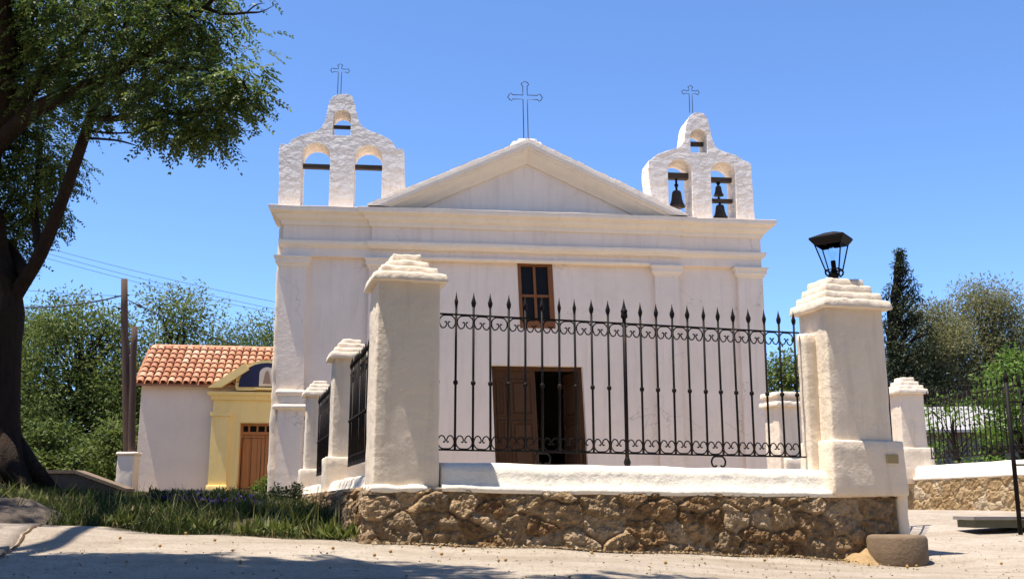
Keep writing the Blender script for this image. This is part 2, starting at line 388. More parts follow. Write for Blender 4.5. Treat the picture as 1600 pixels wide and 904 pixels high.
# ------------------------------------------------------------------ ground
CTRL = np.array([(0, -3, -1.5), (-4, 0, -1.3), (0, 0, -1.35), (4, 0, -1.4), (0, 3, -0.85), (-4, 3, -.8), (4, 3, -.9), (-3, 5.5, -.44), (0, 5.5, -.45), (3, 5.5, -.52), (-6, 6, -.35), (-8, 9, -.05),
    (-1.1, 8.75, -.33), (0, 9.1, -.37), (1.13, 9.35, -.425), (2.2, 9.65, -.47), (3.3, 9.9, -.52), (3.9, 10.2, -.46), (3.4, 9.2, -.56), (-3, 7.5, -.34), (0, 7.5, -.40), (2.5, 7.5, -.50), (5, 7.5, -.55),
    (-4.1, 9.5, -.2), (-2.6, 9.2, -.27), (-1.6, 8.9, -.3), (-5.5, 10.2, -.06), (-3.5, 11.5, -.10), (-2.2, 11, -.12), (-6.5, 13, .3), (-9, 13, .36), (-5.6, 13.3, .06), (-5.4, 16, .03), (-6.8, 18, .05), (-4.2, 14, -.03), (-3, 15, -.03), (-9, 20, .12), (-6, 20, .08), (-7, 25, .15),
    (-11, 30, .25), (-8, 29, .25), (-5, 30, .27), (-12, 36, .3), (-20, 30, .5), (-30, 20, .6), (-4.6, 22, .2), (0, 21.5, .25), (5.5, 22.5, .25), (1, 13, .1), (3, 15, .05), (0, 17, .15), (0, 30, .3), (6, 32, .2),
    (4.3, 11.2, -.40), (5.5, 11.6, -.35), (6.5, 13, -.24), (5.5, 14.5, -.13), (7, 17, -.12), (8, 20, -.13), (7, 10, -.45), (9, 12, -.4), (11, 20, -.1), (14, 30, 0), (20, 20, -.1), (30, 40, .2), (-30, 50, .8), (0, 60, .5), (40, 70, .2), (-60, 80, 1), (60, 0, -1), (-60, 0, -.3), (0, -40, -2)], float)
def terrain(x, y):
    x = np.asarray(x, float); y = np.asarray(y, float); sh = x.shape; x = x.ravel(); y = y.ravel()
    num = np.zeros_like(x); den = np.zeros_like(x)
    for cx, cy, cz in CTRL:
        d2 = (x - cx) ** 2 + (y - cy) ** 2 + 0.12
        k = 1.0 / d2 ** 1.7; num += k * cz; den += k
    return (num / den).reshape(sh)
def tz(x, y): return float(terrain(np.array([x]), np.array([y]))[0])
def vnoise(x, y, f, seed=0.0):
    return np.array([mnoise.noise(Vector((a * f + seed, b * f - seed, seed))) for a, b in zip(np.ravel(x), np.ravel(y))]).reshape(np.shape(x))

GRASS_POLY = [(-9.5, 9.0), (-6.2, 10.3), (-4.25, 9.62), (-3.0, 9.18), (-2.1, 8.96), (-1.45, 8.82), (-1.35, 9.0), (-2.65, 13.7), (-4.9, 21.9), (-5.2, 30), (-10.4, 29.6), (-13, 30), (-16, 20)]
def in_poly(x, y, poly):
    x = np.asarray(x); y = np.asarray(y); c = np.zeros(x.shape, bool); n = len(poly)
    for i in range(n):
        (x1, y1), (x2, y2) = poly[i], poly[(i + 1) % n]
        with np.errstate(divide='ignore', invalid='ignore'):
            k = ((y1 > y) != (y2 > y)) & (x < (x2 - x1) * (y - y1) / (y2 - y1) + x1)
        c ^= k
    return c
def axis(lo, hi, far_lo, far_hi, step, nf):
    a = np.arange(lo, hi + 1e-6, step); g = np.geomspace(1, 1 + (far_hi - hi), nf) - 1 + hi; l = lo - (np.geomspace(1, 1 + (lo - far_lo), nf) - 1)
    return np.concatenate([l[::-1][:-1], a, g[1:]])
gx = axis(-12, 12, -900, 900, 0.15, 22); gy = axis(2, 24, -300, 1500, 0.15, 26)
GX, GY = np.meshgrid(gx, gy); GZ = terrain(GX, GY)
near = (np.abs(GX) < 14) & (GY > 0) & (GY < 30)
nn = np.zeros_like(GZ); nn[near] = vnoise(GX[near], GY[near], 1.1, 3.1) * 0.009 + vnoise(GX[near], GY[near], 4.5, 1.7) * 0.005
GZ = GZ + nn
mask = in_poly(GX + 0.12 * nn * 20, GY + 0.1 * nn * 20, GRASS_POLY) | (GY > 31)
nxg, nyg = len(gx), len(gy)
I = np.arange(nxg * nyg).reshape(nyg, nxg)
F = np.stack([I[:-1, :-1], I[:-1, 1:], I[1:, 1:], I[1:, :-1]], -1).reshape(-1, 4)
g = mesh_np('ground', np.stack([GX, GY, GZ], -1).reshape(-1, 3), 4, M['ground'], mask.astype(float).ravel(), F=F, smooth=True)
tag(g, kind='structure')

# old concrete pavement slab at the left, its edge a worn joint
pp = [(-4.22, 9.50), (-3.95, 8.6), (-3.6, 7.6), (-3.25, 6.6), (-3.05, 5.6), (-3.0, 4.6)]
mb = MB(); V = []; F = []
ed = catmull([(a, b, 0) for a, b in pp], 8); nc = 14
for i, e in enumerate(ed):
    jx = 0.03 * mnoise.noise(Vector((i * .6, 2, 0)))
    V.append((e.x + jx + .02, e.y, tz(e.x, e.y) - 0.05))
    for k in range(nc):
        x = e.x + jx - 6.0 * (k / (nc - 1)) ** 1.6; V.append((x, e.y, tz(x, e.y) + 0.020 + 0.004 * mnoise.noise(Vector((x * 2, e.y * 2, 0)))))
m1 = nc + 1
for i in range(len(ed) - 1):
    for k in range(nc): F.append((i * m1 + k, (i + 1) * m1 + k, (i + 1) * m1 + k + 1, i * m1 + k + 1))
mb.add(V, F, smooth=True); tag(mb.build('pavement', M['pave']), kind='structure')
mb = MB(); V = []; F = []
for i, e in enumerate(ed):
    for k in (-1, 0, 1):
        x = e.x + .03 * mnoise.noise(Vector((i * .6, 2, 0))) + .035 + k * (.011 + .007 * mnoise.noise(Vector((i * 1.3, k, 5)))); V.append((x, e.y, tz(x, e.y) + .008 + (.008 if k == 0 else 0)))
for i in range(len(ed) - 1):
    for k in range(2): F.append((i * 3 + k, i * 3 + k + 1, (i + 1) * 3 + k + 1, (i + 1) * 3 + k))
mb.add(V, F, .0, True); tag(mb.build('pavement_joint', M['litter']), kind='structure')

# ------------------------------------------------------------------ rubble masonry
def rubble(path, zbot, ztop, du, dv, cell=(0.24, 0.15), depth=0.05, seed=1, white_edge=True, back=0.35, size_var=True):
    # path: list of (x, y); outward = right-hand side of travel
    P = [Vector((p[0], p[1])) for p in path]; L = [0]
    for i in range(1, len(P)): L.append(L[-1] + (P[i] - P[i - 1]).length)
    us = []
    for i in range(len(P) - 1):
        n = max(2, int((L[i + 1] - L[i]) / du)); us += [L[i] + (L[i + 1] - L[i]) * k / n for k in range(n)]
    us.append(L[-1]); us = np.array(us)
    def frame(u):
        i = max(0, min(len(P) - 2, int(np.searchsorted(L, u, 'right') - 1))); d = (P[i + 1] - P[i]).normalized()
        p = P[i] + d * (u - L[i]); n = Vector((d.y, -d.x))
        rr = 0.10
        if i < len(P) - 2 and L[i + 1] - u < rr:
            d2 = (P[i + 2] - P[i + 1]).normalized(); n2 = Vector((d2.y, -d2.x)); q = 0.5 * (1 - (L[i + 1] - u) / rr)
            n = (n * (1 - q) + n2 * q).normalized()
        elif i > 0 and u - L[i] < rr:
            d2 = (P[i] - P[i - 1]).normalized(); n2 = Vector((d2.y, -d2.x)); q = 0.5 * (1 - (u - L[i]) / rr)
            n = (n * (1 - q) + n2 * q).normalized()
        return p, n
    fr = [frame(u) for u in us]
    H = max(ztop(u) - zbot(p) for u, (p, n) in zip(us, fr)); nr = max(6, int(H / dv))
    rs = np.random.default_rng(seed)
    nu, nv = int(L[-1] / cell[0]) + 3, int(H / cell[1]) + 3
    sx, sy = np.meshgrid(np.arange(-1, nu), np.arange(-1, nv)); sx = sx + (sy % 2) * .5
    site = np.stack([(sx + rs.uniform(-.42, .42, sx.shape)).ravel() * cell[0], (sy + rs.uniform(-.42, .42, sx.shape)).ravel() * cell[1]], -1)
    st = rs.uniform(0, .92, len(site)); sd = rs.uniform(-.35, 1, len(site)); tilt = rs.uniform(-.6, .6, (len(site), 2)); 
    keep = rs.uniform(0, 1, len(site)) > 0.22; site, st, sd, tilt = site[keep], st[keep], sd[keep], tilt[keep]
    V = np.zeros((len(us), nr + 1, 3)); T = np.zeros((len(us), nr + 1))
    for i, (u, (p, n)) in enumerate(zip(us, fr)):
        z0, z1 = zbot(p) - 0.12, ztop(u); z = z0 + (z1 - z0) * np.arange(nr + 1) / nr; v = z - z0
        wu = np.array([mnoise.noise(Vector((u * 7, q * 7, seed))) for q in v]); wv = np.array([mnoise.noise(Vector((u * 7 + 9, q * 7, seed + 5))) for q in v])
        fine = np.array([mnoise.fractal(Vector((u * 15, q * 15, seed)), 0.55, 2.2, 5) for q in v])
        uu = u + .045 * wu; vv = v + .035 * wv
        near_s = np.abs(site[:, 0] - u) < cell[0] * 3; s2 = site[near_s]
        dx = (uu[:, None] - s2[None, :, 0]) / cell[0]; dy = (vv[:, None] - s2[None, :, 1]) / cell[1]
        d = np.sqrt(dx * dx + dy * dy); o = np.argsort(d, 1); r_ = np.arange(len(v))
        f1 = d[r_, o[:, 0]]; f2 = d[r_, o[:, 1]]; e = np.clip((f2 - f1) / 0.24, 0, 1); e = e * e * (3 - 2 * e)
        k = o[:, 0]; s_d = sd[near_s][k]; tl = tilt[near_s][k]
        disp = depth * e * (0.65 + .5 * s_d + tl[:, 0] * dx[r_, k] + tl[:, 1] * dy[r_, k]) + fine * depth * 0.48 + wu * depth * .25
        batter = 0.05 * (1 - (z - z0) / (z1 - z0))
        disp = disp + batter
        topf = np.clip((z1 - z) / 0.05, 0, 1); disp = disp * (0.35 + .65 * topf)
        V[i, :, 0] = p.x + n.x * disp; V[i, :, 1] = p.y + n.y * disp; V[i, :, 2] = z
        t_ = st[near_s][k] * (0.55 + 0.45 * e) + .16 * fine + 0.5 * (1 - e)
        t_ = np.clip(t_, 0, 0.9)
        if white_edge:
            lim = 0.008 + 0.05 * max(0, mnoise.noise(Vector((u * 5, 0, seed)))) + (0.55 if .5 < u < 2.1 else .15) * max(0, mnoise.noise(Vector((u * 48, 3, seed))) - .42)
            t_ = np.where(z1 - z < lim, 1.0, t_)
        T[i] = t_
    n1 = nr + 1; I = np.arange(len(us) * n1).reshape(len(us), n1)
    F = np.stack([I[:-1, :-1], I[1:, :-1], I[1:, 1:], I[:-1, 1:]], -1).reshape(-1, 4)
    Vl = V.reshape(-1, 3).tolist(); Tl = T.ravel().tolist(); base = len(Vl); Fl = F.tolist()
    for i, (u, (p, n)) in enumerate(zip(us, fr)):                     # top and back so that it is a solid wall
        Vl.append((p.x - n.x * back, p.y - n.y * back, ztop(u))); Vl.append((p.x - n.x * back, p.y - n.y * back, zbot(p) - .12)); Tl += [.5, .5]
    for i in range(len(us) - 1):
        Fl.append((int(I[i, nr]), int(I[i + 1, nr]), base + 2 * i + 2, base + 2 * i)); Fl.append((base + 2 * i, base + 2 * i + 2, base + 2 * i + 3, base + 2 * i + 1))
    return mesh_np, Vl, Fl, Tl
def rubble_obj(name, mat, parent, *a, **k):
    _, V, F, T = rubble(*a, **k)
    o = mesh_np(name, V, 4, mat, T, parent, F=F, smooth=False); return o
def plaster_run(path, prof, step=0.06, amp=0.008, seed=0, freq=4):
    # sweep a (outward, z) profile along straight runs with a lumpy hand-plastered surface
    P = [Vector(p) for p in path]; pts = []
    for i in range(len(P) - 1):
        n = max(1, int((P[i + 1] - P[i]).length / step)); pts += [tuple(P[i].lerp(P[i + 1], k / n)) for k in range(n)]
    pts.append(tuple(P[-1])); mb = MB(); mb.sweep(pts, prof)
    c = Vector((0, 0, 0))
    out = []
    for v in mb.v:
        q = Vector(v); nA = mnoise.noise(q * freq + Vector((seed, 0, 0))); nB = mnoise.noise(q * freq * 2.3 + Vector((0, seed, 0))); nC = mnoise.noise(q * freq * .6 + Vector((3, seed, 1)))
        out.append(q + Vector((nA, nB, nC * 1.3)) * amp)
    mb.v = [tuple(q) for q in out]; mb.sm = [True] * len(mb.sm); return mb

def dense_prof(pts, step=0.05):
    out = []
    n = len(pts)
    for i in range(n):
        a, b = pts[i], pts[(i + 1) % n]; m = max(1, int(math.dist(a, b) / step))
        out += [(a[0] + (b[0] - a[0]) * k / m, a[1] + (b[1] - a[1]) * k / m) for k in range(m)]
    return out

# front yard wall ---------------------------------------------------
FRONT = -0.24                                         # outer face of the yard wall, in front of the iron fence line
fw = thing('yard_wall', 'low whitewashed wall on brown rubble stone under the front iron fence', 'wall', yard(0, 0, 0))
def lz(s): return 0.128 - 0.011 * s                   # top of the stone, falling a little to the right
zb = lambda p: tz(p.x, p.y)
def lp(s, t): q = yard(s, t) - fw.location; return (q.x, q.y)
wp = [yard(-0.60, FRONT + .35), yard(-0.60, FRONT), yard(4.25, FRONT), yard(4.25, FRONT + .3)]
ro = rubble_obj('rubble_base', M['rubble'], fw, [(p.x, p.y) for p in wp], zb, lambda u: lz(u - 0.95) , 0.014, 0.013, cell=(0.23, 0.15), depth=0.044, seed=4, back=0.22)
ro.location = -Vector(fw.location)
prof = dense_prof([(0.035, .085), (0.045, .125), (0.012, .143), (-0.004, .158), (-0.016, .25), (-0.028, .295), (-0.065, .326), (-0.12, .337), (-0.34, .338), (-0.40, .30), (-0.42, .0), (-.10, .0), (-.10, .085)])
pr2 = plaster_run([lp(-0.02, FRONT), lp(3.72, FRONT)], prof, amp=0.010, seed=2)
pr2.v = [(x, y, z - 0.010 * ((Vector((x, y, 0)).dot(E1)))) for x, y, z in pr2.v]
pr2.build('white_coping', M['white_low'], fw)
# ledge of plaster under the corner pillar
led = MB().softbox((*lp(-0.30, 0.04), lz(-.3) - .05), (0.1, 0.1, .05)) if False else None

# left yard wall ----------------------------------------------------
lw = thing('yard_wall', 'low whitewashed wall on dark stones running back towards the church beside the grass', 'wall', yard(-.6, .3, 0))
p_in = [yard(-0.60, 13.3), yard(-0.60, FRONT + .352)]
ro = rubble_obj('rubble_base', M['rubble'], lw, [(p.x, p.y) for p in p_in], zb, lambda u: 0.135, 0.04, 0.025, cell=(0.30, 0.17), depth=0.055, seed=9, back=0.5)
ro.location = -Vector(lw.location)
q0 = yard(-.60, 13.2) - lw.location; q1 = yard(-.60, 0.34) - lw.location
profL = [(o_ - .09, z - .06 if z > .2 else z) for o_, z in prof]
pl = plaster_run([(q0.x, q0.y), (q1.x, q1.y)], profL, step=.12, amp=0.009, seed=6); pl.build('white_coping', M['white_pillar'], lw)

# ------------------------------------------------------------------ pillars
def pillar(label, loc, deg, w_, d_, z0, z1, caps, taper=0.03, plinth=None, ledge=None, seed=0, strip=None, group='whitewashed fence pillars', mat='white_pillar'):
    r = thing('pillar', label, 'pillar', loc, deg, group)
    MB().softbox((0, 0, z0), (w_, d_, z1 - z0), 0.018, 0.05, 0.006, 3.0, taper, seed).build('shaft', M[mat], r)
    cb = MB()
    for i, (cw, cd, za, zb_, dx) in enumerate(caps):
        cb.softbox((dx, 0, za), (cw, cd, zb_ - za), 0.015, 0.025, 0.010, 11.0, 0.05, seed + i * 3.1)
    cb.build('cap', M[mat], r)
    if plinth:
        pw, pd, px_, py_, za, zb_ = plinth
        MB().softbox((px_, py_, za), (pw, pd, zb_ - za), 0.025, 0.05, 0.008, 4.0, 0.02, seed + 7).build('plinth', M[mat], r)
    if ledge:
        lw_, ld_, lx, ly, za, zb_ = ledge
        MB().softbox((lx, ly, za), (lw_, ld_, zb_ - za), 0.03, 0.04, 0.016, 7.0, 0.03, seed + 5).build('ledge', M['white_low'], r)
    if strip:
        sx, sy, sw, sd_, za, zb_ = strip
        MB().softbox((sx, sy, za), (sw, sd_, zb_ - za), 0.03, 0.05, 0.008, 5.0, 0.0, seed + 9).build('fence_pilaster', M[mat], r)
    return r
PW = 0.55
caps1 = [(0.655, 0.67, 1.855, 1.935, 0), (0.52, 0.53, 1.925, 2.0, 0), (0.385, 0.41, 1.99, 2.065, -.005), (0.26, 0.28, 2.055, 2.135, -.01)]
PY = FRONT + .02 + PW / 2
pc = yard(-0.315, PY)
p1 = pillar('large pillar at the wall corner left of the front iron fence', pc, FA, PW, PW, 0.10, 1.875, caps1, 0.022, ledge=(.50, .5, -.06, -.08, .085, .145), seed=1)
caps_b = [(0.60, 0.62, 1.86, 1.945, 0), (0.48, 0.5, 1.935, 2.01, 0), (0.37, 0.38, 2.0, 2.075, 0), (0.26, 0.26, 2.065, 2.14, 0)]
for i, lab in ((1, 'middle pillar of the left side fence, just behind the big corner pillar'), (2, 'farthest left side pillar, the one next to the church corner')):
    pillar(lab, yard(-0.245, PY + 5.0 * i), FA, 0.46, .48, 0.10, 1.875, caps_b, 0.03, plinth=(0.56, 0.60, -.03, 0, .05, .58), seed=11 * i)
W2 = 0.635
caps2 = [(0.755, 0.66, 1.815, 1.905, 0), (0.635, .56, 1.895, 1.98, -.01), (0.53, .46, 1.97, 2.055, -.025), (0.43, .36, 2.045, 2.13, -.03)]
p2 = pillar('wide pillar with the lantern on top at the right end of the front fence', yard(3.965, -0.03), FA, W2, .50, .05, 1.825, caps2, 0.02, plinth=(0.78, .60, .03, -.0, .06, .57), seed=23, strip=(-.35, .03, .17, .16, .1, 1.60))
MB().softbox((.40, .03, -.75), (.13, .50, 1.0), .03, .05, .012, 4, .0, 31).build('plaster_foot', M['white_pillar'], p2)
MB().box(.20, .32, -.312, -.29, .36, .44).build('plaque', M['plaque'], p2)

# pillars farther right
dR = 20.0
q = at(1427, 785, dR)
p3 = pillar('narrow pillar with a stepped cap at the left end of the right far fence', Vector((q.x, q.y, 0)), 8, .50, .50, .42, 2.08, [(0.64, .64, 2.04, 2.13, 0), (.52, .52, 2.12, 2.20, 0), (.40, .40, 2.19, 2.28, 0), (.28, .28, 2.27, 2.36, 0)], .03, plinth=(.62, .62, .03, 0, .35, 1.02), seed=41)
q = at(1232, 785, 17.6)
p4 = pillar('small pillar with a moulded cap seen through the right end of the front fence', Vector((q.x, q.y, 0)), FA, .48, .48, -.1, 1.62, [(.62, .62, 1.58, 1.66, 0), (.50, .50, 1.65, 1.74, 0), (.58, .58, 1.73, 1.82, 0)], .02, plinth=(.70, .62, .16, 0, -.2, .72), seed=47)

# ------------------------------------------------------------------ iron fences
def bar_mesh(h, knob, r=0.0105, spear=True, n=6):
    mb = MB(); mb.tube([(0, 0, 0), (0, 0, h)], r, n)
    if knob: mb.lathe([(r, -.022), (r * 1.9, -.012), (r * 2.1, 0), (r * 1.9, .012), (r, .022)], 8, (0, 0, knob))
    return mb
def spear_mesh(sc=1.0):
    return MB().lathe([(.010 * sc, 0), (.016 * sc, .004), (.022 * sc, .03 * sc), (.0235 * sc, .042 * sc), (.013 * sc, .075 * sc), (.006 * sc, .105 * sc), (.0008, .135 * sc)], 4)
def heart(w_, h_, up=True, r=0.006, n=5):
    k = w_ / .158; j = h_ / .118
    half = [(0, 0), (.042, .004), (.071, .036), (.071, .078), (.048, .112), (.020, .104), (.007, .076), (.014, .056), (.026, .062)]
    q = [(a * k, 0, b * j) for a, b in half]; pts = catmull([(-a, b, c) for a, b, c in q[::-1]] + q[1:], 3)
    if not up: pts = [Vector((p.x, p.y, -p.z)) for p in pts]
    return MB().tube(pts, r, n)
def fence(label, loc, deg, n, sp, zb0, zt, tip, slope=0.0, thick=(), supports=(), s0=0.0, floor=None, group='wrought iron fence panels', simple_=False, knob_h=None, cat='iron fence', name='iron_fence', stiles=()):
    r = thing(name, label, cat, loc, deg, group)
    L = sp * (n - 1); so_ = slope
    for z, rr in ((zb0, .010), (zt, .010)):
        MB().tube([(s0 - .03, 0, z + so_ * (s0 - .03)), (s0 + L + .06, 0, z + so_ * (s0 + L + .06))], rr, 4).build('rail', M['iron'], r)
    bar = spear = tb = ts = hu = hd = None
    hb = tip - .12 - zb0
    for i in range(n):
        s = s0 + i * sp; jit = (random.uniform(-.006, .006), random.uniform(-.007, .007), 0)
        lo = Vector((s, 0, zb0 + so_ * s))
        if i in thick:
            f0 = floor if floor is not None else zb0 - .1
            b = bar_mesh(tip - .13 - f0, None, .019, n=8)
            b.lathe([(.02, 0), (.03, .02), (.034, .04), (.022, .075), (.02, .08)], 8, (0, 0, .0)); b.lathe([(.02, -.03), (.032, -.02), (.034, .0), (.026, .02), (.034, .045), (.022, .06)], 8, (0, 0, zt + .075 - f0))
            o = b.build('post', M['iron'], r, (s, 0, f0 + so_ * s)); spear_mesh(1.35).build('spearhead', M['iron'], o, (0, 0, tip - .15 - f0))
            continue
        if bar is None:
            bar = bar_mesh(hb, (knob_h or (zb0 + zt) / 2) - zb0).build('bar', M['iron'], r, lo, 0); bar.rotation_euler = jit
            spear = spear_mesh().build('spearhead', M['iron'], bar, (0, 0, hb - .005), random.uniform(0, 1))
        else:
            o = dup(bar, r, lo, jit); dup(spear, o, rot=(0, 0, random.uniform(0, 1.5)))
    for i in range(n - 1):
        s = s0 + (i + .5) * sp
        jr = (0, random.uniform(-.05, .05), 0)
        a = (s, 0, zb0 + .010 + so_ * s); b = (s, 0, zt - .010 + so_ * s)
        if hu is None:
            hu = heart(sp * .97, .118).build('scroll', M['iron'], r, a); hd = heart(sp * .97, .118, False).build('scroll', M['iron'], r, b)
        else:
            dup(hu, r, a, jr); dup(hd, r, b, (0, random.uniform(-.06, .06), 0))
    for s in supports:
        pts = [(-.04, 0, -.085), (-.022, 0, -.105), (-.02, 0, -.08), (-.03, 0, -.07)]
        arc = catmull([(-.020, 0, -.092), (-.038, 0, -.105), (-.062, 0, -.09), (-.068, 0, -.05), (-.045, 0, -.015), (0, 0, -.010), (.045, 0, -.015), (.068, 0, -.05), (.062, 0, -.09), (.038, 0, -.105), (.020, 0, -.092)], 4)
        MB().tube(arc, .009, 5).build('support_scroll', M['iron'], r, (s, 0, zb0 + so_ * s))
    return r
fence('long iron fence with spear points across the front, left of the lantern pillar', yard(0, 0), FA, 23, 0.1584, .447, 1.632, 1.833, -.0066, thick=(11,), supports=(.93, 2.62), s0=-.02, floor=.33, knob_h=1.03)
for i, lab in enumerate(('nearest iron panel of the left side fence, right behind the corner pillar', 'middle iron panel of the left side fence', 'farthest iron panel of the left side fence, touching the church corner')):
    o = yard(-0.262, PY + PW / 2 + 5.0 * i + .0)
    fence(lab, o, FA + 90, 29 if i < 2 else 21, .1545, .46, 1.64, 1.835, 0, s0=.06, thick=(14,) if i < 2 else (), floor=.33, knob_h=1.03)

# ------------------------------------------------------------------ right far fence, gate leaves
a_ = Vector((*at(1446, 785, 19.85).xy, 0)); b_ = Vector((8.55, 13.6, 0)); d_ = (b_ - a_); angR = math.degrees(math.atan2(d_.y, d_.x)); LR = d_.length
rw = thing('yard_wall', 'low white wall on pale stones below the right far fence', 'wall', a_)
a2 = a_ - d_.normalized() * .75; na = Vector((d_.y, -d_.x, 0)).normalized()
oo = na * 0.24
path = [((a2 + oo).x, (a2 + oo).y), ((b_ + oo).x, (b_ + oo).y)]
if Vector((oo.x, oo.y)).dot(Vector((-1, -.6))) < 0: path = [(p[0] - 2 * oo.x, p[1] - 2 * oo.y) for p in path][::-1]
ro = rubble_obj('rubble_base', M['rubble_pale'], rw, path, zb, lambda u: .44, .035, .03, cell=(.30, .2), depth=.03, seed=21, white_edge=False, back=.48); ro.location = -a_
profR = dense_prof([(.03, .41), (.04, .445), (0, .46), (-.02, .62), (-.06, .665), (-.38, .665), (-.44, .62), (-.46, .40), (-.2, .40)], .06)
plaster_run([(path[0][0] - a_.x, path[0][1] - a_.y), (path[1][0] - a_.x, path[1][1] - a_.y)], profR, .15, .008, 3).build('white_coping', M['white_low'], rw)
fence('iron fence on the far white wall before the grey roofed house', a_ + d_.normalized() * .28, angR, 37, .150, .80, 1.86, 2.06, 0, thick=(24,), floor=.66, s0=.08)
def gate(label, hinge, end, zlo, ztop, lat):
    d = end - hinge; L = d.length; n = max(4, int(L / .125)); sp = L / n
    r = thing('iron_gate', label, 'gate', hinge, math.degrees(math.atan2(d.y, d.x)), 'open iron gate leaves')
    for z in (zlo + .18, zlo + .75, ztop - .2): MB().tube([(0, 0, z), (L, 0, z)], .013, 4).build('rail', M['iron'], r)
    for s in (0, L):
        o = MB().tube([(s, 0, zlo), (s, 0, ztop + .02)], .024, 8).build('stile', M['iron'], r); spear_mesh(1.3).build('spearhead', M['iron'], o, (s, 0, ztop + .02))
    bar = None
    for i in range(1, n):
        if bar is None:
            bar = bar_mesh(ztop - zlo - .2, .5).build('bar', M['iron'], r, (i * sp, 0, zlo + .18)); sp_o = spear_mesh().build('spearhead', M['iron'], bar, (0, 0, ztop - zlo - .205))
        else: o = dup(bar, r, (i * sp, 0, zlo + .18)); dup(sp_o, o)
    return r
e_ = at(1590, 785, 11.6); gate('open iron gate leaf whose heavy end post stands at the right picture edge', Vector((6.9, 10.9, 0)), Vector((e_.x, 11.6, 0)), tz(e_.x, 11.6) + .01, 1.30, 1)
h_ = yard(4.31, .35); e_ = at(1399, 785, 12.9); gate('open iron gate leaf swung back behind the lantern pillar', Vector((h_.x, h_.y, 0)), Vector((e_.x, 12.9, 0)), tz(e_.x, 12.9) + .06, 1.38, 1)

# ------------------------------------------------------------------ church
CH = thing('church', 'white colonial church with twin bell gables and a triangular pediment', 'church', C0, CA)
W = 11.06; YB = .10
sT, zT = ch(768, 570, YB); sR_, _ = ch(910, 571, YB)
SH = -0.045
door = dict(x0=sT + .0, x1=sR_, zt=zT, zb=0.30)
def shp(s, z, zr): return (s + SH * (z - zr), z)
wx0, wz1 = ch(808, 410, YB); wx1, wz0 = ch(865, 513, YB)
dh = [shp(door['x0'], door['zb'], zT), shp(door['x1'], door['zb'], zT), (door['x1'], zT), (door['x0'], zT)]
wx1 += .03
wh = [shp(wx0 + .0, wz0, wz1), shp(wx1 - .05, wz0, wz1), (wx1 - .05, wz1), (wx0, wz1)]
MB().plate([(0.06, -.2), (W - .02, -.2), (W + .0, 6.2), (-.02, 6.2)], [dh, wh], YB, .85).build('facade_wall', M['wall_white'], CH)
# nave behind
nv = MB()
for x0, x1 in ((0.0, .6), (W - .6, W)): nv.box(x0, x1, .852, 20, -.2, 5.6)
nv.box(.602, W - .602, 19.4, 20, -.2, 5.6)
nv.add([(0, .86, 5.602), (W, .86, 5.602), (W, 20, 5.602), (0, 20, 5.602), (W / 2, .86, 7.4), (W / 2, 20, 7.4)], [(0, 4, 5, 3), (1, 2, 5, 4), (0, 1, 4), (2, 3, 5), (0, 3, 2, 1)])
nv.build('nave', M['wall_white'], CH)
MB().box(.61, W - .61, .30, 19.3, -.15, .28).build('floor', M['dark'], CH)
# side wall fins left: rough plaster buttress edge
MB().softbox((-.02, .40, -.2), (.20, .5, 6.3), .05, .08, .028, 4.0, 0, 5).build('corner_buttress', M['white'], CH)
# pilasters
def pilaster(x0, x1, y0, zb_, zcap, sh=0.0):
    o = MB().box(x0, x1, y0, YB + .01, zb_, zcap, sh, zcap).build('pilaster', M['wall_white'], CH)
    pw = [(x0 - .0, YB), (x0, y0), (x1, y0), (x1, YB)]
    MB().sweep(pw, [(0, zcap - .13), (.03, zcap - .12), (.04, zcap - .07), (.075, zcap - .05), (.08, zcap + .05), (.11, zcap + .06), (.115, zcap + .10), (0, zcap + .12)]).build('capital', M['cream'], o)
    return o
s1, _ = ch(480, 410); s0_, _ = ch(434, 410)
pilaster(s0_ + .03, s1 - .02, -.02, 2.3, 5.28, -.02)
pilaster(1.93, 2.52, -.02, -.2, 5.28); pilaster(8.49, 9.05, -.02, -.2, 5.28); pilaster(10.47, 11.07, -.02, -.2, 5.28)
for x0, x1 in ((.07, .60), ):
    ped = MB().box(x0 - .0, x1, -.10, YB + .012, -.2, 2.0).build('pedestal', M['wall_white'], CH)
    mb = MB(); mb.softbox(((x0 + x1) / 2, .0, 1.97), (x1 - x0 + .22, .36, .11), .05, .05, .012, 5, 0, 3); mb.softbox(((x0 + x1) / 2, .0, 2.05), (x1 - x0 + .04, .22, .26), .04, .05, .01, 5, 0, 4); mb.softbox(((x0 + x1) / 2, .0, 2.27), (x1 - x0 + .14, .30, .13), .06, .05, .012, 5, 0, 5)
    mb.build('pedestal_moulding', M['white'], ped)
# entablature mouldings, breaking forward below the pediment
def cut(P, st=.3):
    out = []
    for a, b in zip(P[:-1], P[1:]):
        n = max(1, int(math.dist(a, b) / st)); out += [(a[0] + (b[0] - a[0]) * k / n, a[1] + (b[1] - a[1]) * k / n) for k in range(n)]
    return out + [P[-1]]
def plan(o): return cut([(.0 , 1.2), (.0, -.02), (1.96, -.02), (1.96, -.09), (9.12, -.09), (9.12, -.02), (W + .0, -.02), (W + .0, 1.2)])
MB().sweep(plan(0), [(-.15, 6.10), (.03, 6.10), (.05, 6.14), (.06, 6.20), (.14, 6.24), (.17, 6.29), (.18, 6.33), (.28, 6.36), (.30, 6.40), (.31, 6.475), (.27, 6.49), (-.15, 6.50)]).wobble(.014).build('cornice', M['cream'], CH)
MB().sweep(plan(0), [(-.12, 5.59), (.00, 5.59), (.02, 5.62), (.07, 5.65), (.09, 5.70), (.095, 5.745), (-.12, 5.76)]).wobble(.014).build('architrave_moulding', M['cream'], CH)
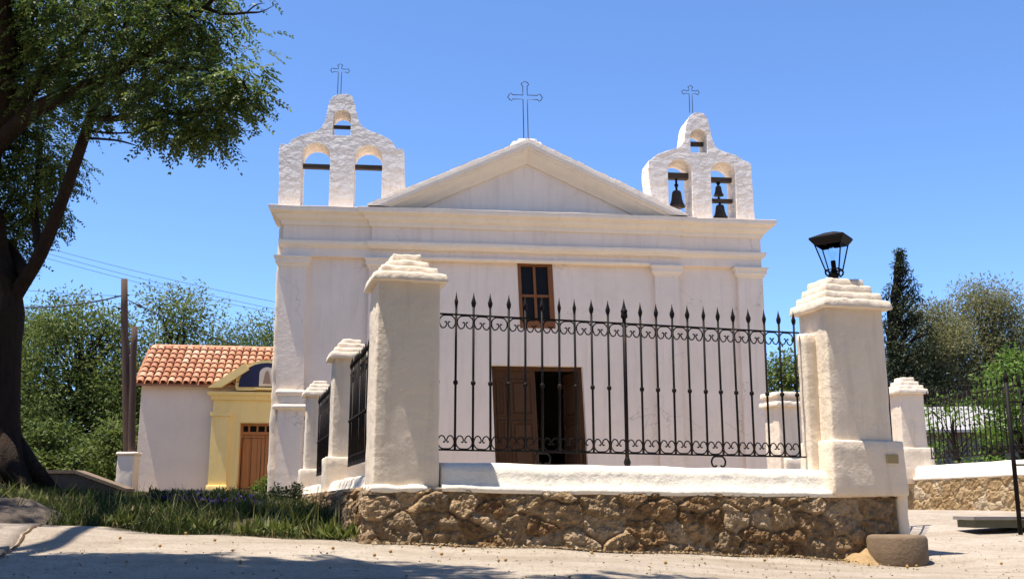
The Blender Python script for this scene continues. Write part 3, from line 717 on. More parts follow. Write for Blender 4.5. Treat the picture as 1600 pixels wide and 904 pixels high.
MB().plate([(.004, 5.40), (W - .004, 5.40), (W - .004, 6.12), (.004, 6.12)], [], -.016, .3).build('frieze', M['wall_white'], CH)
MB().plate([(1.97, 5.75), (9.11, 5.75), (9.11, 6.12), (1.97, 6.12)], [], -.08, -.02).build('frieze', M['wall_white'], CH)
MB().sweep(cut([(2.66, -.016), (8.40, -.016)]), [(-.02, 5.36), (.03, 5.375), (.05, 5.40), (.055, 5.435), (-.02, 5.45)]).wobble(.012).build('string_moulding', M['cream'], CH)
# pediment
xl, xr, za = 1.86, 9.22, 8.20
xm = 5.50
def tri(off, base): # rake line lowered by off
    k1 = (za - 6.49) / (xm - xl); k2 = (za - 6.49) / (xr - xm)
    return [(xl + (base - 6.49 + off) / k1, base), (xr - (base - 6.49 + off) / k2, base), (xm, za - off)]
tp = MB().plate(tri(.1, 6.491), [], .0, .5).build('tympanum', M['wall_white'], CH)
def rake(o0, o1, y0, y1, base, mat, name):
    a, b = tri(o0, base), tri(o1, base)
    return MB().plate([a[0], b[0], b[2], b[1], a[1], a[2]], [], y0, y1).build(name, M[mat], CH)
def loft(rows, name, mat):
    # rows of (offset below the rake, y); each row runs left foot - apex - right foot, finely cut and a little uneven
    mb = MB(); V = []; n = 0
    for off, y in rows:
        a = tri(off, 6.50 + .0005 * len(V) / 100); line = []
        for p, q in ((a[0], a[2]), (a[2], a[1])):
            for k in range(20 if p is a[0] else 21): line.append((p[0] + (q[0] - p[0]) * k / 20, p[1] + (q[1] - p[1]) * k / 20))
        n = len(line)
        for x, z in line: V.append((x, y + .008 * mnoise.noise(Vector((x * 2, y, 3))), z + (.012 * mnoise.noise(Vector((x * 2.3, y * 3, 7))) if 6.6 < z else 0)))
    m = len(rows); F = [(i * n + k, (i + 1) * n + k, (i + 1) * n + k + 1, i * n + k + 1) for i in range(m - 1) for k in range(n - 1)]
    mb.add(V, F); return mb.build(name, M[mat], CH)
loft([(-.002, .62), (0, -.42), (.085, -.425), (.17, -.41), (.175, -.36), (.23, -.35), (.25, -.30), (.33, -.22), (.43, -.10), (.47, -.07), (.475, .001)], 'raking_cornice', 'cream')
# worn tile course on the rakes and the block at the apex
tc = MB()
for sgn, xe in ((-1, xl), (1, xr)):
    n = 26; 
    for i in range(n):
        t0, t1 = i / n, (i + .96) / n
        xa, xb = xe + (xm - xe) * t0, xe + (xm - xe) * t1; z0, z1 = 6.50 + (za - 6.5) * t0, 6.50 + (za - 6.5) * t1; h = .035 + .02 * random.random(); f = -.40 + .04 * random.random()
        V = [(x, y, z + dz) for x, z in ((xa, z0), (xb, z1)) for y in (f, .6) for dz in (.002, h)]
        F = [(0, 1, 3, 2), (4, 6, 7, 5), (0, 4, 5, 1), (2, 3, 7, 6), (1, 5, 7, 3), (0, 2, 6, 4)]
        tc.add(V, F)
tc.build('coping_tiles', M['white_belfry'], CH)
ab = MB(); ab.softbox((xm, .1, 8.10), (.85, .5, .16), .04, .06, .02, 6, .25, 3); ab.softbox((xm + .02, .1, 8.22), (.55, .4, .13), .04, .05, .02, 6, .2, 6); apex = ab.build('apex_block', M['white_belfry'], CH)

def cross_mesh(h, az, ah, w_, tip, r=.012):
    w2 = w_ / 2
    def bud(d, s):   # a small trefoil end pointing along d from (ax) with half width w2
        pass
    def arm(ax, ay, bx, by):  # end bud between the two rails at end point e
        pass
    up = [(-w2, h), (-w2 - tip * .55, h + tip * .35), (-w2 - tip * .25, h + tip * .95), (0, h + tip * 1.55), (w2 + tip * .25, h + tip * .95), (w2 + tip * .55, h + tip * .35), (w2, h)]
    rt = [(ah, az + w2), (ah + tip * .35, az + w2 + tip * .55), (ah + tip * .95, az + w2 + tip * .25), (ah + tip * 1.55, az), (ah + tip * .95, az - w2 - tip * .25), (ah + tip * .35, az - w2 - tip * .55), (ah, az - w2)]
    lf = [(-x, z) for x, z in rt[::-1]]
    pts = [(-w2, 0), (-w2, az - w2)] + lf + [(-w2, az + w2)] + up + [(w2, az + w2)] + rt + [(w2, az - w2), (w2, 0)]
    return MB().tube([(x, 0, z) for x, z in pts], r, 5)
_, zc = ch(820, 152, .1); _, zt_ = ch(820, 128, .1); x_, _ = ch(822, 215, .1)
cross_mesh(zt_ - 8.3 - .10, zc - 8.3, .30, .105, .075, .011).build('cross', M['cross'], apex, (x_, .1, 8.3)).rotation_euler = (0, R(-1.0), 0)

# bell gables
def arch(x0, x1, zb_, zt, n=10):
    r_ = (x1 - x0) / 2; c = (x0 + x1) / 2
    return [(x0, zb_), (x1, zb_)] + [(c + r_ * math.cos(a), zt - r_ * .95 + r_ * .95 * math.sin(a)) for a in [math.pi * k / n for k in range(n + 1)]]
GY0, GY1 = .06, .74
def gable(outline, holes, cross_px, beams):
    sh = [ch(x, y, GY0) for x, y in outline]
    sh = [(p.x, p.z) for p in catmull([(s, 0, z) for s, z in sh], 5)]
    rs = random.Random(5)
    sh = [(s + rs.uniform(-.007, .007), z + rs.uniform(-.007, .007)) for s, z in sh]
    base = 6.495; sh[0] = (sh[0][0], base); sh[-1] = (sh[-1][0], base)
    hs = []
    for (xa, xb, yt, yb) in holes:
        s0, zt = ch(xa, yt, GY0); s1, _ = ch(xb, yt, GY0); zb_ = base + .03 if yb is None else ch(xa, yb, GY0)[1]
        hs.append((s0, s1, zb_, zt))
    g = MB().plate(sh, [arch(*h) for h in hs], GY0, GY1).build('bell_gable', M['white_belfry'], CH)
    bv = g.modifiers.new('soft_edges', 'BEVEL'); bv.width = .025; bv.segments = 2; bv.limit_method = 'ANGLE'; bv.angle_limit = R(40)
    for (hi, frac, th) in beams:
        s0, s1, z0, z1 = hs[hi]; z = z0 + (z1 - z0) * frac
        MB().box(s0 - .05, s1 + .05, .34, .34 + th * 1.2, z - th / 2, z + th / 2).build('beam', M['beam'], g)
    xs, zs = ch(cross_px[0], cross_px[1], .4); _, zt = ch(cross_px[0], cross_px[2], .4); _, za_ = ch(cross_px[0], cross_px[3], .4)
    cross_mesh(zt - zs - .06, za_ - zs, .15, .075, .045, .009).build('cross', M['cross'], g, (xs, .4, zs - .02))
    return g, hs
o1 = [(434, 327), (436, 280), (437, 228), (450, 226), (458, 217), (478, 209), (496, 204), (507, 192), (512, 172), (516, 157), (524, 149), (536, 147), (548, 149), (553, 158), (557, 175), (563, 194), (575, 203), (595, 211), (612, 221), (619, 232), (631, 236), (633, 280), (635, 327)]
gL, hL = gable(o1, [(473, 517, 222, None), (555, 598, 226, None), (521, 549, 171, 211)], (530, 148, 99, 109), [(0, .70, .10), (1, .72, .10), (2, .50, .07)])
o2 = [(1019, 345), (1016, 300), (1013, 256), (1018, 249), (1030, 240), (1048, 234), (1060, 230), (1068, 222), (1071, 204), (1074, 188), (1082, 178), (1094, 176), (1103, 181), (1108, 194), (1112, 214), (1119, 230), (1132, 237), (1150, 243), (1162, 251), (1173, 257), (1176, 290), (1180, 345)]
gR, hR = gable(o2, [(1043, 1080, 248, None), (1110, 1148, 252, None), (1078, 1104, 201, 238)], (1080, 175, 133, 143), [(0, .79, .14), (1, .76, .11), (1, .40, .09), (2, .55, .09)])
def bell(label, x, ztop, r_, h_, hang):
    p = Matrix.Rotation(R(CA), 4, 'Z') @ Vector((x, .40, 0)) + C0
    b = thing('bell', label, 'bell', (p.x, p.y, ztop - hang - h_), CA, 'bronze bells in the right bell gable')
    pr_ = [(.95, 0), (1.0, .03), (.93, .10), (.78, .25), (.66, .45), (.60, .68), (.56, .85), (.45, .95), (.2, 1.0), (.08, 1.02)]
    MB().lathe([(a * r_, c * h_) for a, c in pr_], 24).build('bell_body', M['bronze'], b)
    MB().tube([(0, 0, h_), (0, 0, h_ + hang)], .028, 8).lathe([(.03, 0), (.05, .02), (.05, .06), (.03, .08)], 10, (0, 0, h_ + hang * .3)).build('hanger', M['iron'], b)
    MB().tube([(0, 0, h_ * .7), (0, 0, -.06)], .014, 6).lathe([(.012, 0), (.035, .02), (.04, .045), (.03, .07), (.01, .09)], 10, (0, 0, -.12)).build('clapper', M['iron'], b)
s0, s1, z0, z1 = hR[0]; bell('large bronze bell alone in the left arch of the right gable', (s0 + s1) / 2 + .0, z0 + (z1 - z0) * .79 - .07, .20, .42, .29)
s0, s1, z0, z1 = hR[1]; H = z1 - z0
bell('smallest bell, hung from the top beam in the right arch', (s0 + s1) / 2 - .02, z0 + H * .76 - .055, .125, .25, .09)
bell('medium bell hung below the smallest one in the right arch', (s0 + s1) / 2 + .0, z0 + H * .42 - .045, .18, .34, .07)

# church window
fr = MB(); x0, x1, z0, z1 = wx0, wx1 - .05, wz0, wz1
def wbox(mb, a, b, c, d, y0, y1): return mb.box(a, b, y0, y1, c, d, SH, z1)
t_ = .075
wn = MB(); wbox(wn, x0 + .003, x0 + t_, z0 + .003, z1 - .003, YB - .012, YB + .12); wbox(wn, x1 - t_ - .04, x1 - .003, z0 + .003, z1 - .003, YB - .012, YB + .12)
wbox(wn, x0 + t_, x1 - t_ - .04, z1 - t_, z1 - .003, YB - .010, YB + .12); wbox(wn, x0 + t_, x1 - t_ - .04, z0 + .003, z0 + .16, YB - .010, YB + .12)
win = wn.build('window', M['window'], CH)
xm_ = (x0 + x1 - .04) / 2; zm = z0 + .16 + (z1 - z0 - .2) * .45
mu = MB(); wbox(mu, xm_ - .03, xm_ + .03, z0 + .16, z1 - t_, YB + .02, YB + .075); wbox(mu, x0 + t_, xm_ - .031, zm - .03, zm + .03, YB + .022, YB + .075); wbox(mu, xm_ + .031, x1 - t_ - .04, zm - .03, zm + .03, YB + .022, YB + .075)
mu.build('glazing_bars', M['window'], win)
pn = MB(); wbox(pn, x0 + t_, x1 - t_ - .04, z0 + .1, z1 - t_, YB + .09, YB + .10); pn.build('pane', M['pane'], win)
# church door: left leaf shut, right leaf swung inwards
x0, x1, z0, z1 = door['x0'], door['x1'], door['zb'], zT
def panel_leaf(mb, a, b, y, zs, sh, zr, cols=None, fold=.22):
    mb.box(a, b, y, y + .07, z0, z1 - .004, sh, zr)
    return mb
fm = MB(); fm.box(x0 + .003, x1 - .003, YB + .16, YB + .30, z1 - .09, z1 - .004, SH, z1); fm.box(x0 + .003, x0 + .07, YB + .16, YB + .30, z0, z1 - .091, SH, z1); fm.box(x1 - .07, x1 - .003, YB + .16, YB + .30, z0, z1 - .091, SH, z1)
fo = fm.build('door_frame', M['door'], CH)
lf = MB(); ya = YB + .20
lf.box(x0 + .072, x0 + 1.0, ya, ya + .06, z0 + .01, z1 - .092, SH, z1)
def mould(mb, a, b, c, d, y, t=.035, dep=.03):
    for q in ((a, b, c, c + t), (a, b, d - t, d), (a, a + t, c + t, d - t), (b - t, b, c + t, d - t)): mb.box(q[0], q[1], y - dep, y + .005, q[2], q[3], SH, z1)
    mb.box(a + t * 2.4, b - t * 2.4, y - dep * .7, y + .005, c + t * 2.4, d - t * 2.4, SH, z1)
for a, b in ((.11, .30), (.42, .93)):
    for c, d in ((.30, .95), (1.05, 1.50), (1.62, 2.42)):
        if c + z0 < z1 - .2: mould(lf, x0 + a, x0 + b, z0 + c, z0 + min(d, z1 - z0 - .18), ya)
lf.box(x0 + .335, x0 + .375, ya - .022, ya + .002, z0 + .01, z1 - .1, SH, z1)
dl = lf.build('door_leaf', M['door'], CH)
def leaf_open(width, ang):
    mb = MB()
    mb.box(-width, 0, 0, .06, z0 + .01, z1 - .092, SH, z1)
    for c, d in ((.30, .95), (1.05, 1.50), (1.62, 2.42)):
        mould(mb, -width + .12, -.12, z0 + c, z0 + min(d, z1 - z0 - .18), 0)
    o = mb.build('door_leaf', M['door'], CH, (x1 - .08, ya, 0), 0); o.rotation_euler = (0, 0, R(ang)); return o
leaf_open(.95, -78)

# ------------------------------------------------------------------ chapel
KP = thing('chapel', 'small white chapel with clay tile roof and yellow portal, left of the church', 'chapel', K0, KA)
zb_k = 0.15; WK = 6.4; zw = ck(218, 602)[1]
kdx = ck(376, 700, .3)[0]; kdw = 1.42; kcx = kdx + kdw / 2; zd = ck(376, 662, .3)[1]
MB().plate([(0, zb_k), (WK, zb_k), (WK, zw), (0, zw)], [[(kdx, zb_k + .02), (kdx + kdw, zb_k + .02), (kdx + kdw, zd), (kdx, zd)]], 0, .45).build('front_wall', M['chapel_white'], KP)
RD = 3.5
kb = MB(); kb.box(0, .4, .452, RD, zb_k, zw); kb.box(WK - .4, WK, .452, RD, zb_k, zw); kb.box(.402, WK - .402, RD - .4, RD, zb_k, zw)
kb.build('side_walls', M['chapel_white'], KP)
MB().box(.41, WK - .41, .453, RD - .41, zb_k - .02, zb_k + .01).build('floor', M['dark'], KP)
zr_ = ck(222, 541, RD / 2)[1]
ZR = zr_; ov = .26; run = RD / 2 + ov
rb = MB()
ze = zw + .04
rb.add([(-.12, -ov + .02, ze - .06), (WK + .1, -ov + .02, ze - .06), (WK + .1, RD / 2, ZR - .12), (-.12, RD / 2, ZR - .12), (-.12, RD + ov, ze - .06), (WK + .1, RD + ov, ze - .06),
        (-.12, -ov + .02, ze - .01), (WK + .1, -ov + .02, ze - .01), (WK + .1, RD / 2, ZR - .05), (-.12, RD / 2, ZR - .05), (-.12, RD + ov, ze - .01), (WK + .1, RD + ov, ze - .01)],
       [(6, 7, 8, 9), (9, 8, 11, 10), (0, 3, 2, 1), (3, 4, 5, 2), (0, 1, 7, 6), (4, 10, 11, 5), (0, 6, 9, 3), (3, 9, 10, 4), (1, 2, 8, 7), (2, 5, 11, 8)], 0.2)
sl_ = Vector((0, RD / 2 + ov, ZR - ze)); SLn = sl_.length; sd_ = sl_ / SLn; up_ = Vector((0, -sd_.z, sd_.y))
ncol = 31; nrow = 8; tw = (WK + .24) / ncol; tl = SLn / nrow
for cI in range(ncol):
    for rI in range(nrow):
        tint = random.random() * .75 + random.choice((0, 0, .25)); jx = random.uniform(-.008, .008)
        V = []; ns = 7
        for e in range(3):
            q = (0, 0.0, 1.16)[e]; lift = (.075, .075, .045)[e]; rad = tw * (.50, .50, .40)[e]; inner = .8 if e == 0 else 1
            b = Vector((-.12 + tw * (cI + .5) + jx, -ov, ze)) + sd_ * (tl * (rI + q)) + up_ * (lift - .05)
            for k in range(ns):
                a = math.pi * k / (ns - 1); V.append(b + Vector((math.cos(a) * rad * inner, 0, 0)) + up_ * (math.sin(a) * rad * inner * .9))
        F = []
        for e in range(2):
            for k in range(ns - 1): F.append((e * ns + k, (e + 1) * ns + k, (e + 1) * ns + k + 1, e * ns + k + 1)[::-1])
        rb.add(V, F, tint, False)
    # pan tiles between
for cI in range(ncol + 1):
    x = -.12 + tw * cI
    V = []; F = []
    for rI in range(nrow + 1):
        for k in (-1, 0, 1):
            V.append(Vector((x + k * tw * .3, -ov, ze)) + sd_ * (tl * rI) + up_ * (.0 if k else -.03) )
    for rI in range(nrow):
        for k in range(2): F.append((rI * 3 + k, rI * 3 + k + 1, rI * 3 + k + 4, rI * 3 + k + 3))
    rb.add(V, F, .3)
rb.tube([(-.14, RD / 2, ZR + .0), (WK + .12, RD / 2, ZR + .0)], .085, 10, tint=.6)
rb.build('roof', M['tile'], KP)
# yellow portal
PX0 = ck(332, 650, -.12)[0]; PX1 = 2 * kcx - PX0
po = MB()
zc0 = ck(335, 650, -.15)[1]; zcor = ck(332, 612, -.2)[1]
po.plate([(PX0 + .02, zb_k), (kdx - .01, zb_k), (kdx - .01, zd + .01), (kdx + kdw + .01, zd + .01), (kdx + kdw + .01, zb_k), (PX1 - .02, zb_k), (PX1 - .02, zcor), (PX0 + .02, zcor)], [], -.22, -.002)
portal = po.build('portal', M['yellow'], KP)
for a in (PX0, PX1 - .50):
    mb = MB(); mb.box(a, a + .50, -.32, -.221, zb_k + .3, zc0); mb.softbox((a + .25, -.30, zb_k), (.58, .20, .34), .02, .06, .004); mb.box(a - .04, a + .54, -.36, -.222, zc0 + .001, zc0 + .12); mb.build('pilaster', M['yellow'], portal)
MB().sweep([(PX0 - .02, -.002), (PX0 - .02, -.27), (PX1 + .02, -.27), (PX1 + .02, -.002)], [(-.08, zcor - .22), (.02, zcor - .22), (.04, zcor - .12), (.12, zcor - .08), (.14, zcor), (-.08, zcor + .01)]).build('cornice', M['yellow'], portal)
# broken pediment with a tiled niche
apx, apz = ck(385, 573, -.2); lx, lzz = ck(326, 606, -.2)
for sgn in (1, -1):
    f = lambda x: x if sgn == 1 else 2 * kcx - x
    pts = [(f(lx), lzz), (f(lx + .36), lzz - .0), (f(apx + .10), apz - .10), (f(apx), apz + .10)]
    MB().plate(pts if sgn == 1 else pts[::-1], [], -.46, .9).build('pediment_slope', M['yellow'], portal)
nx0, nz0 = ck(371, 606, -.12); nzt = ck(412, 569, -.12)[1]; nw = kcx - nx0 - .05
n_ = 14
aw = nw
arc = [(kcx + aw * math.cos(a), nz0 + .02 + (nzt - nz0) * math.sin(a) ** .8) for a in [math.pi * k / n_ for k in range(n_ + 1)]]
MB().plate([(kcx - aw - .05, nz0 - .08)] + [(kcx + aw + .05, nz0 - .08)] + [(kcx + (aw + .10) * math.cos(a), nz0 + .02 + (nzt + .09 - nz0) * math.sin(a) ** .8) for a in [math.pi * k / n_ for k in range(n_ + 1)]], [], -.30, .9).build('niche_wall', M['yellow'], portal)
nb = MB().plate(arc, [], -.34, -.302).build('blue_tile_panel', M['tile_blue'], portal)
ph = nzt - nz0 - .16
pic = MB().plate([(kcx - .22, nz0 + .05), (kcx + .22, nz0 + .05)] + [(kcx + .22 * math.cos(a), nz0 + .05 + ph * .66 + ph * .34 * math.sin(a)) for a in [math.pi * k / 10 for k in range(11)]], [], -.37, -.342).build('tile_picture', M['tile_pic'], portal)
MB().plate([(kcx - .11, nz0 + .12), (kcx + .11, nz0 + .12), (kcx + .07, nz0 + .12 + ph * .45), (kcx + .045, nz0 + .12 + ph * .62), (kcx, nz0 + .12 + ph * .7), (kcx - .045, nz0 + .12 + ph * .62), (kcx - .07, nz0 + .12 + ph * .45)], [], -.385, -.371).build('robed_figure', M['robe'], pic)
MB().box(kcx - .34, kcx + .34, -.42, -.341, nz0 - .06, nz0 + .0).build('niche_sill', M['yellow'], portal)
# door with transom
dm = MB(); ztr = ck(380, 677, .3)[1]
dm.box(kdx + .003, kdx + .07, .05, .2, zb_k + .03, zd - .003); dm.box(kdx + kdw - .07, kdx + kdw - .003, .05, .2, zb_k + .03, zd - .003); dm.box(kdx + .071, kdx + kdw - .071, .05, .2, zd - .07, zd - .003); dm.box(kdx + .071, kdx + kdw - .071, .05, .2, ztr - .04, ztr + .04)
for i in range(1, 6):
    x = kdx + kdw * i / 6; dm.box(x - .025, x + .025, .06, .18, ztr + .041, zd - .071)
dk = dm.build('door', M['chapel_door'], KP)
for i, a in enumerate((kdx + .072, kdx + kdw / 2 + .004)):
    mb = MB(); b = a + kdw / 2 - .076
    for k in range(3): mb.box(a + (b - a) * k / 3 + .006, a + (b - a) * (k + 1) / 3 - .006, .10 + .006 * (k % 2), .15, zb_k + .03, ztr - .041)
    mb.box(a, b, .12, .16, zb_k + .03, ztr - .042); mb.build('door_leaf', M['chapel_door'], dk)
MB().box(kdx + .07, kdx + kdw - .07, .155, .165, ztr + .03, zd - .07).build('pane', M['pane'], dk)
# iron gate before the chapel door
gq = at(404, 785, 28.6)
gk = thing('iron_gate', 'thin iron gate standing in the grass before the orange chapel door', 'gate', (gq.x, 28.6, tz(gq.x, 28.6) - .02), KA)
MB().tube([(-.52, 0, 0), (-.52, 0, 1.50), (.52, 0, 1.50), (.52, 0, 0)], .014, 6).build('frame', M['iron'], gk)
gb = MB().tube([(0, 0, .15), (0, 0, 1.50)], .010, 5).build('bar', M['iron'], gk, (-.26, 0, 0))
for x in (0, .26): dup(gb, gk, (x, 0, 0))
MB().tube([(-.52, 0, .15), (.52, 0, .15)], .012, 5).build('rail', M['iron'], gk)

# ------------------------------------------------------------------ lantern on the wide pillar
lq = yard(3.945, -.02)
LN = thing('lantern', 'black four sided lantern with a glass body on the wide right pillar', 'lantern', (lq.x, lq.y, 2.128), -33)
LN.rotation_euler = (R(1.5), R(-2), R(-33)); LN.scale = (1.08, 1.08, 1.06)
MB().lathe([(.075, 0), (.07, .012), (.04, .03), (.03, .05), (.05, .065), (.05, .08), (.03, .09), (.03, .115)], 12).build('base', M['iron'], LN)
sc_ = MB()
for k in range(4):
    a = math.pi / 2 * k + math.pi / 4; c, s = math.cos(a), math.sin(a)
    sc_.tube([(c * r_, s * r_, z) for r_, z in ((.03, .075), (.06, .055), (.085, .075), (.09, .10), (.075, .115))], .009, 5)
sc_.build('scroll_brackets', M['iron'], LN)
b0, b1, hz0, hz1 = .062, .130, .115, .405
lf_ = MB()
cs = [(-1, -1), (1, -1), (1, 1), (-1, 1)]
for x, y in cs: lf_.tube([(x * b0, y * b0, hz0), (x * b1, y * b1, hz1)], .0075, 4)
for h, z in ((b0, hz0), (b1, hz1)): lf_.tube([(x * h, y * h, z) for x, y in cs], .008, 4, closed=True)
lf_.build('frame', M['iron'], LN)
gpane = None
for k in range(4):
    V = [(-b0, -b0, hz0), (b0, -b0, hz0), (b1, -b1, hz1), (-b1, -b1, hz1)]; V = V + [(x, y + .003, z) for x, y, z in V]
    o = MB().add(V, [(0, 1, 2, 3), (7, 6, 5, 4), (0, 4, 5, 1), (1, 5, 6, 2), (2, 6, 7, 3), (3, 7, 4, 0)]).build('glass_pane', M['glass'], LN, rot=math.pi / 2 * k) if gpane is None else dup(gpane, LN, rot=(0, 0, math.pi / 2 * k))
    gpane = gpane or o
rf = MB(); e = .158; hz = .405
rf.add([(x * e, y * e, hz) for x, y in cs] + [(x * e, y * e, hz + .016) for x, y in cs] + [(x * .045, y * .045, hz + .068) for x, y in cs] + [(x * .117, y * .117, hz - .058) for x, y in cs],
       [(i, (i + 1) % 4, 4 + (i + 1) % 4, 4 + i) for i in range(4)] + [(4 + i, 4 + (i + 1) % 4, 8 + (i + 1) % 4, 8 + i) for i in range(4)] + [(8, 9, 10, 11)] + [(12 + i, 12 + (i + 1) % 4, (i + 1) % 4, i) for i in range(4)])
rf.build('roof', M['iron'], LN)
MB().tube([(0, 0, .115), (0, 0, .205)], .022, 10).build('socket', M['iron'], LN)
MB().lathe([(.014, .205), (.016, .225), (.034, .265), (.038, .29), (.03, .318), (.012, .334), (.002, .337)], 14).build('bulb', M['glass'], LN)

# ------------------------------------------------------------------ smaller things on the right
q = at(1403, 868, 9.62)
zz = tz(q.x, 9.62)
dm_ = MB().lathe([(.255, -.08), (.262, .0), (.262, .21), (.25, .235), (.225, .245)], 40)
rs = random.Random(3)
dm_.v = [(x * (1 + .02 * mnoise.noise(Vector((x * 5, y * 5, z * 5)))), y * (1 + .02 * mnoise.noise(Vector((x * 5, y * 5, z * 5 + 3)))), z + .012 * mnoise.noise(Vector((x * 6, y * 6, 1)))) for x, y, z in dm_.v]
tag(dm_.build('stone_drum', M['concrete'], None, (q.x, 9.62, zz)), 'low round brown concrete drum at the foot of the lantern pillar', 'stone drum')
# heap of loose sand and pebbles against the wall foot
mb = MB(); V = []; F = []; n = 22
hc = yard(3.85, FRONT - .12); 
for i in range(n):
    for j in range(n):
        u, v = -1 + 2 * i / (n - 1), -1 + 2 * j / (n - 1); rr = min(1, math.hypot(u, v)); x, y = hc.x + u * .34, hc.y + v * .3
        V.append((x, y, tz(x, y) - .03 + .15 * (1 - rr) ** 1.3 * (1 + .4 * mnoise.noise(Vector((u * 4, v * 4, 0)))) ))
for i in range(n - 1):
    for j in range(n - 1): F.append((i * n + j, (i + 1) * n + j, (i + 1) * n + j + 1, i * n + j + 1))
mb.add(V, F, 0.75, True); tag(mb.build('sand_heap', M['sand']), 'small heap of yellow sand between the stone wall and the drum', 'sand heap')
# low slab bench
q0 = at(1522, 824, 12.1); zz = q0.z
sb = thing('low_bench', 'low grey topped green slab lying on the sandy yard by the gate', 'bench', (q0.x, 12.1, zz), 4)
MB().box(.02, 2.4, .0, .42, .0, .085).build('board', M['slab_green'], sb); MB().box(-.01, 2.43, -.03, .46, .087, .125).build('top', M['slab_top'], sb)

# far house right
hq = at(1425, 785, 40); 
HS = thing('house', 'low house with grey roof behind the right far fence', 'house', (hq.x, 40, 0), -6)
MB().box(0, 9, 0, 6, -.2, 2.75).build('wall', M['far_wall'], HS)
MB().add([(-.4, -.5, 2.6), (9.4, -.5, 2.6), (9.4, 3, 3.75), (-.4, 3, 3.75), (-.4, 6.5, 2.6), (9.4, 6.5, 2.6), (-.4, -.5, 2.7), (9.4, -.5, 2.7), (9.4, 3, 3.87), (-.4, 3, 3.87), (-.4, 6.5, 2.7), (9.4, 6.5, 2.7)],
         [(6, 7, 8, 9), (9, 8, 11, 10), (0, 3, 2, 1), (3, 4, 5, 2), (0, 1, 7, 6), (4, 10, 11, 5), (0, 6, 9, 3), (3, 9, 10, 4), (1, 2, 8, 7), (2, 5, 11, 8)]).build('roof', M['roof_grey'], HS)
wf = MB().box(2.6, 3.6, -.03, .0, 1.0, 2.2).build('window', M['far_wall'], HS); MB().box(2.68, 3.52, -.034, -.031, 1.06, 2.14).build('pane', M['pane'], wf)

# ------------------------------------------------------------------ left: poles, pier, retaining wall, mound
def pole(label, px_t, py_t, px_b, Y, r0, r1, zb_):
    t_ = at(px_t, py_t, Y); b = at(px_b, 760, Y); b.z = zb_
    p = thing('utility_pole', label, 'utility pole', (b.x, b.y, zb_))
    d = t_ - b; m = [d * (k / 8) + Vector((.03 * mnoise.noise(Vector((k, Y, 0))), 0, 0)) for k in range(9)]; m[0] = Vector((0, 0, -.2))
    MB().tube(m, [r0 + (r1 - r0) * k / 8 for k in range(9)], 12).build('shaft', M['pole'], p)
    return p, t_
pA, tA = pole('tall brown wooden utility pole carrying the cables', 194, 436, 201, 31.5, .14, .095, .25)
mbk = MB(); mbk.tube([(-.02, -.1, tA.z - .95), (-.02, -.22, tA.z - .95)], .03, 8); mbk.tube([(.1, 0, tA.z - .5), (.22, -.05, tA.z - .52)], .02, 6); 
mbk.build('insulator', M['iron'], pA, (tA.x - pA.location.x, 0, -.25))
pB, tB = pole('shorter brown wooden pole rising from the small white pier', 210, 510, 203, 28.4, .095, .085, .78)
q = at(196, 785, 28.4)
mb = MB(); mb.softbox((0, 0, -.2), (.46, .46, 1.22), .03, .08, .006, 3); mb.softbox((0, 0, 1.0), (.54, .54, .10), .045, .06, .006, 4)
o = mb.build('pier', M['chapel_white'], None, (q.x, 28.4, tz(q.x, 28.4))); tag(o, 'short white masonry pier at the foot of the shorter pole', 'pier')
def sag(a, b, s, n=14): return [Vector(a).lerp(Vector(b), k / n) - Vector((0, 0, s * 4 * (k / n) * (1 - k / n))) for k in range(n + 1)]
def wire(label, a, b, s, r=.012, joint=None, group=None):
    mb = MB().tube(sag(a, b, s), r, 5)
    if joint is not None:
        pts = sag(a, b, s, 40); i = joint; mb.tube(pts[i:i + 3], [r, r * 3.2, r], 6)
    return tag(mb.build('overhead_wire', M['wire']), label, 'wire', group or 'overhead wires')
pk = at(189, 462, 31.4)
wire('thick black cable sagging from the tall pole to the upper left behind the big tree', pk, at(-160, 440, 30), .55, .022)
wire('thick black cable from the tall pole down towards the chapel roof', at(199, 468, 31.4), at(440, 560, 33), .15, .018, 2)
wire('thin wire just above the thick cable left of the tall pole', at(190, 462, 31.5), at(-200, 415, 33), .2, .008)
for i, (ya, yb, lab) in enumerate(((372, 462, 'highest of the three thin wires crossing the sky left of the church'), (380, 474, 'middle one of the three thin wires crossing the sky left of the church'), (388, 480, 'lowest of the three thin wires crossing the sky left of the church'))):
    wire(lab, at(20, ya, 52), at(520, yb + 26, 56), .25, .011)
# retaining wall with a sloping top
a, b, c = at(60, 739, 22), at(118, 739, 22), at(196, 768, 22)
rt = MB().plate([(a.x - 2.4, -.1), (c.x + .05, -.1), (c.x, c.z), (b.x, b.z), (a.x - 2.4, a.z)], [], 22, 22.4); rt_o = thing('retaining_wall', 'low brown stone wall with a sloping top between the big tree and the white pier', 'wall', (b.x, 22, .2))
rt.v = [(x - b.x, y - 22, z - .2) for x, y, z in rt.v]; rt.build('masonry', M['concrete_dark'], rt_o)
cp = MB(); 
for p, q_ in (((a.x - 2.4 - b.x, a.z - .2), (0, b.z - .2)), ((0.0, b.z - .2), (c.x - b.x + .03, c.z - .2))): cp.add([(x, y, z + d) for x, z in (p, q_) for y in (-.05, .45) for d in (.002, .07)], [(0, 1, 3, 2), (4, 6, 7, 5), (0, 4, 5, 1), (2, 3, 7, 6), (1, 5, 7, 3), (0, 2, 6, 4)])
cp.build('coping', M['concrete'], rt_o)
